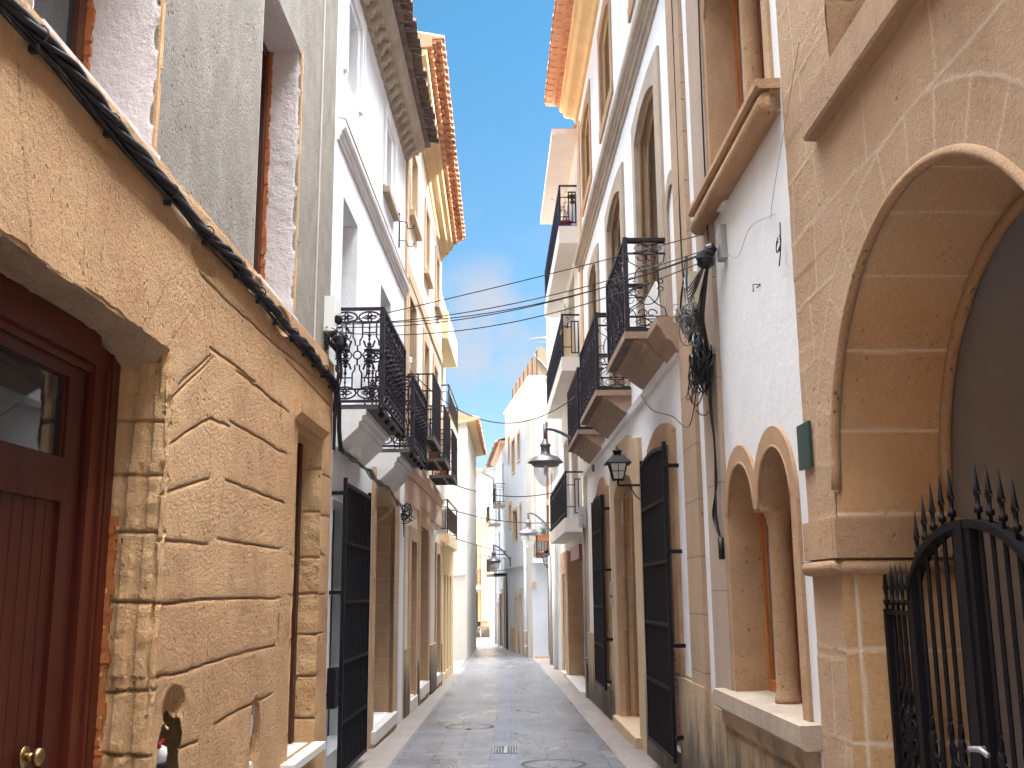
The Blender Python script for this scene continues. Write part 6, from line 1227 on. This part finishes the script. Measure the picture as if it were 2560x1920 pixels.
leafplant(tuple(LW(3.75,.22,3.99)),.55,.14,420,'potted_conifer','bushy green potted plant in a square concrete pot on the first flat bar balcony','plant',seed=2,potm='concpot',poth=.24,ls=.018,box=(LW,3.62,3.88,.09,.35,3.99,4.23))
leafplant(tuple(LW(6.0,.22,3.93)),.40,.12,260,'potted_plant','green potted plant on the second flat bar balcony of the cream house','plant',seed=3,ls=.02,poth=.2)
leafplant(tuple(LW(8.1,.26,3.85)),.38,.16,240,'potted_plant','leafy potted plant on the third and farthest flat bar balcony','plant',seed=4,ls=.02,poth=.2)
leafplant(tuple(LW(8.1,.2,3.85+.001)),.06,.05,10,'flower_trough','dark red trough on the farthest flat bar balcony of the cream house','planter',seed=14,potm='potred',poth=.12,box=(LW,8.35,8.8,.05,.3,3.845,3.96))
leafplant(tuple(RW(8.15,.22,8.93)),.62,.22,90,'potted_shrub','straggly dry shrub in a red bowl on the topmost concrete balcony','plant','leaf2',5,'potred',.13,.12,ls=.022)
o=MB().lathe(tuple(RW(8.12,.2,8.862)),[(.001,0),(.12,0),(.15,.03),(.15,.07),(.001,.07)],18).build('plant_saucer','potblue'); o['label']='blue glazed dish under the shrub on the topmost concrete balcony'; o['category']='dish'
o=MB().lathe(tuple(RW(8.3,.06,9.62)),[(.001,-.1),(.05,-.1),(.06,-.06),(.03,-.05),(.03,0),(.10,.03),(.11,.05),(.10,.07),(.001,.08)],16).build('hanging_lamp','brass'); o['label']='small brass coloured lamp on the wall over the topmost concrete balcony'; o['category']='lamp'
leafplant(tuple(RW(8.2,.22,6.15)),.62,.2,90,'trough_plant','tall yellow trough with small leafy plants on the middle concrete balcony','planter','leaf',6,'concy',.1,.62,ls=.022,box=(RW,8.02,8.45,.08,.34,6.145,6.76))
leafplant(tuple(FC(.35,.18,3.22)),.35,.2,160,'window_planter','terracotta trough with green plants on the little balcony above the orange door','planter','leaf',7,'pot',.1,.16,ls=.03,box=(FC,.08,.62,.1,.34,3.2,3.4))
leafplant(tuple(FC(.2,.2,2.642)),.02,.03,4,'flower_pot','empty terracotta pot on the floor of the little balcony above the orange door','pot','leaf',8,'pot',.12,.22)
leafplant(tuple(B0(-.1,.2,2.0)),.8,.25,160,'potted_fern','green fern on the balcony of the peach house at the end','plant','leaf',9,'pot',.12,.25,ls=.05)
leafplant(tuple(B0(.5,.25,2.62)),.12,.25,60,'window_box','pink window box hanging on the balcony rail of the peach house','planter','leaf2',10,'pot',.12,.2,ls=.03,box=(B0,.25,.8,.2,.38,2.62,2.8))
leafplant(tuple(B0(.0,.5,-.88)),1.9,.25,160,'tall_plant','tall green plant standing by the dark red door of the peach house','plant','leaf',11,'pot',.18,.3,ls=.05)
# wire and clothes on the far balcony
o=MB(S).hexa([(7.9,.44,5.35),(8.1,.44,5.3),(8.1,.47,5.3),(7.9,.47,5.35)],[(7.97,.44,5.75),(8.03,.44,5.75),(8.03,.47,5.75),(7.97,.47,5.75)]).build('hanging_cloth','cloth'); o['label']='teal cloth hanging on the highest balcony of the small eaves house'; o['category']='cloth'
# cafe chairs at the end
def chair(x,y,lab):
    t=root('cafe_chair',lab,'chair',(x,y,zg(y)),'metal cafe chairs at the end of the street'); z=zg(y)
    MB().box(x-.2,x+.2,y-.2,y+.2,z+.44,z+.47).build('seat','iron',t); MB().box(x-.2,x+.2,y+.17,y+.2,z+.62,z+.86).build('backrest','iron',t)
    for a in (-.18,.18):
        for b in (-.18,.18): MB().tube([(x+a,y+b,z+.45),(x+a*1.25,y+b*1.2,z)],.014,6,raw=True).build('leg','zinc',t)
        MB().tube([(x+a,y+.19,z+.45),(x+a,y+.19,z+.86)],.014,6,raw=True).build('back_post','zinc',t)
chair(-2.0,57.5,'metal cafe chair farther right, in front of the peach house grille'); chair(-2.55,57.2,'metal cafe chair nearest the white corner wall, in front of the peach house')
t=root('cafe_table','small pale topped cafe table in front of the peach house','table',(-2.3,56.6,zg(56.6))); z=zg(56.6)
MB().lathe((-2.35,56.6,z),[(.001,.76),(.38,.76),(.38,.73),(.001,.73)],20).build('table_top','marble',t); MB().lathe((-2.35,56.6,z),[(.03,.73),(.03,.03),(.22,.02),(.22,0),(.001,0)],14).build('pedestal','iron',t)
# outward facing normals for everything built by hand
import bmesh
for me in bpy.data.meshes:
    if len(me.vertices)<60000 and me.name.split('.')[0] not in ('ground','pavement','road','gutter_strip','road_bend','stone_facing','arch_soffit','lettering','house_number','leaves'):
        bm=bmesh.new(); bm.from_mesh(me); bmesh.ops.recalc_face_normals(bm,faces=bm.faces); bm.to_mesh(me); bm.free()
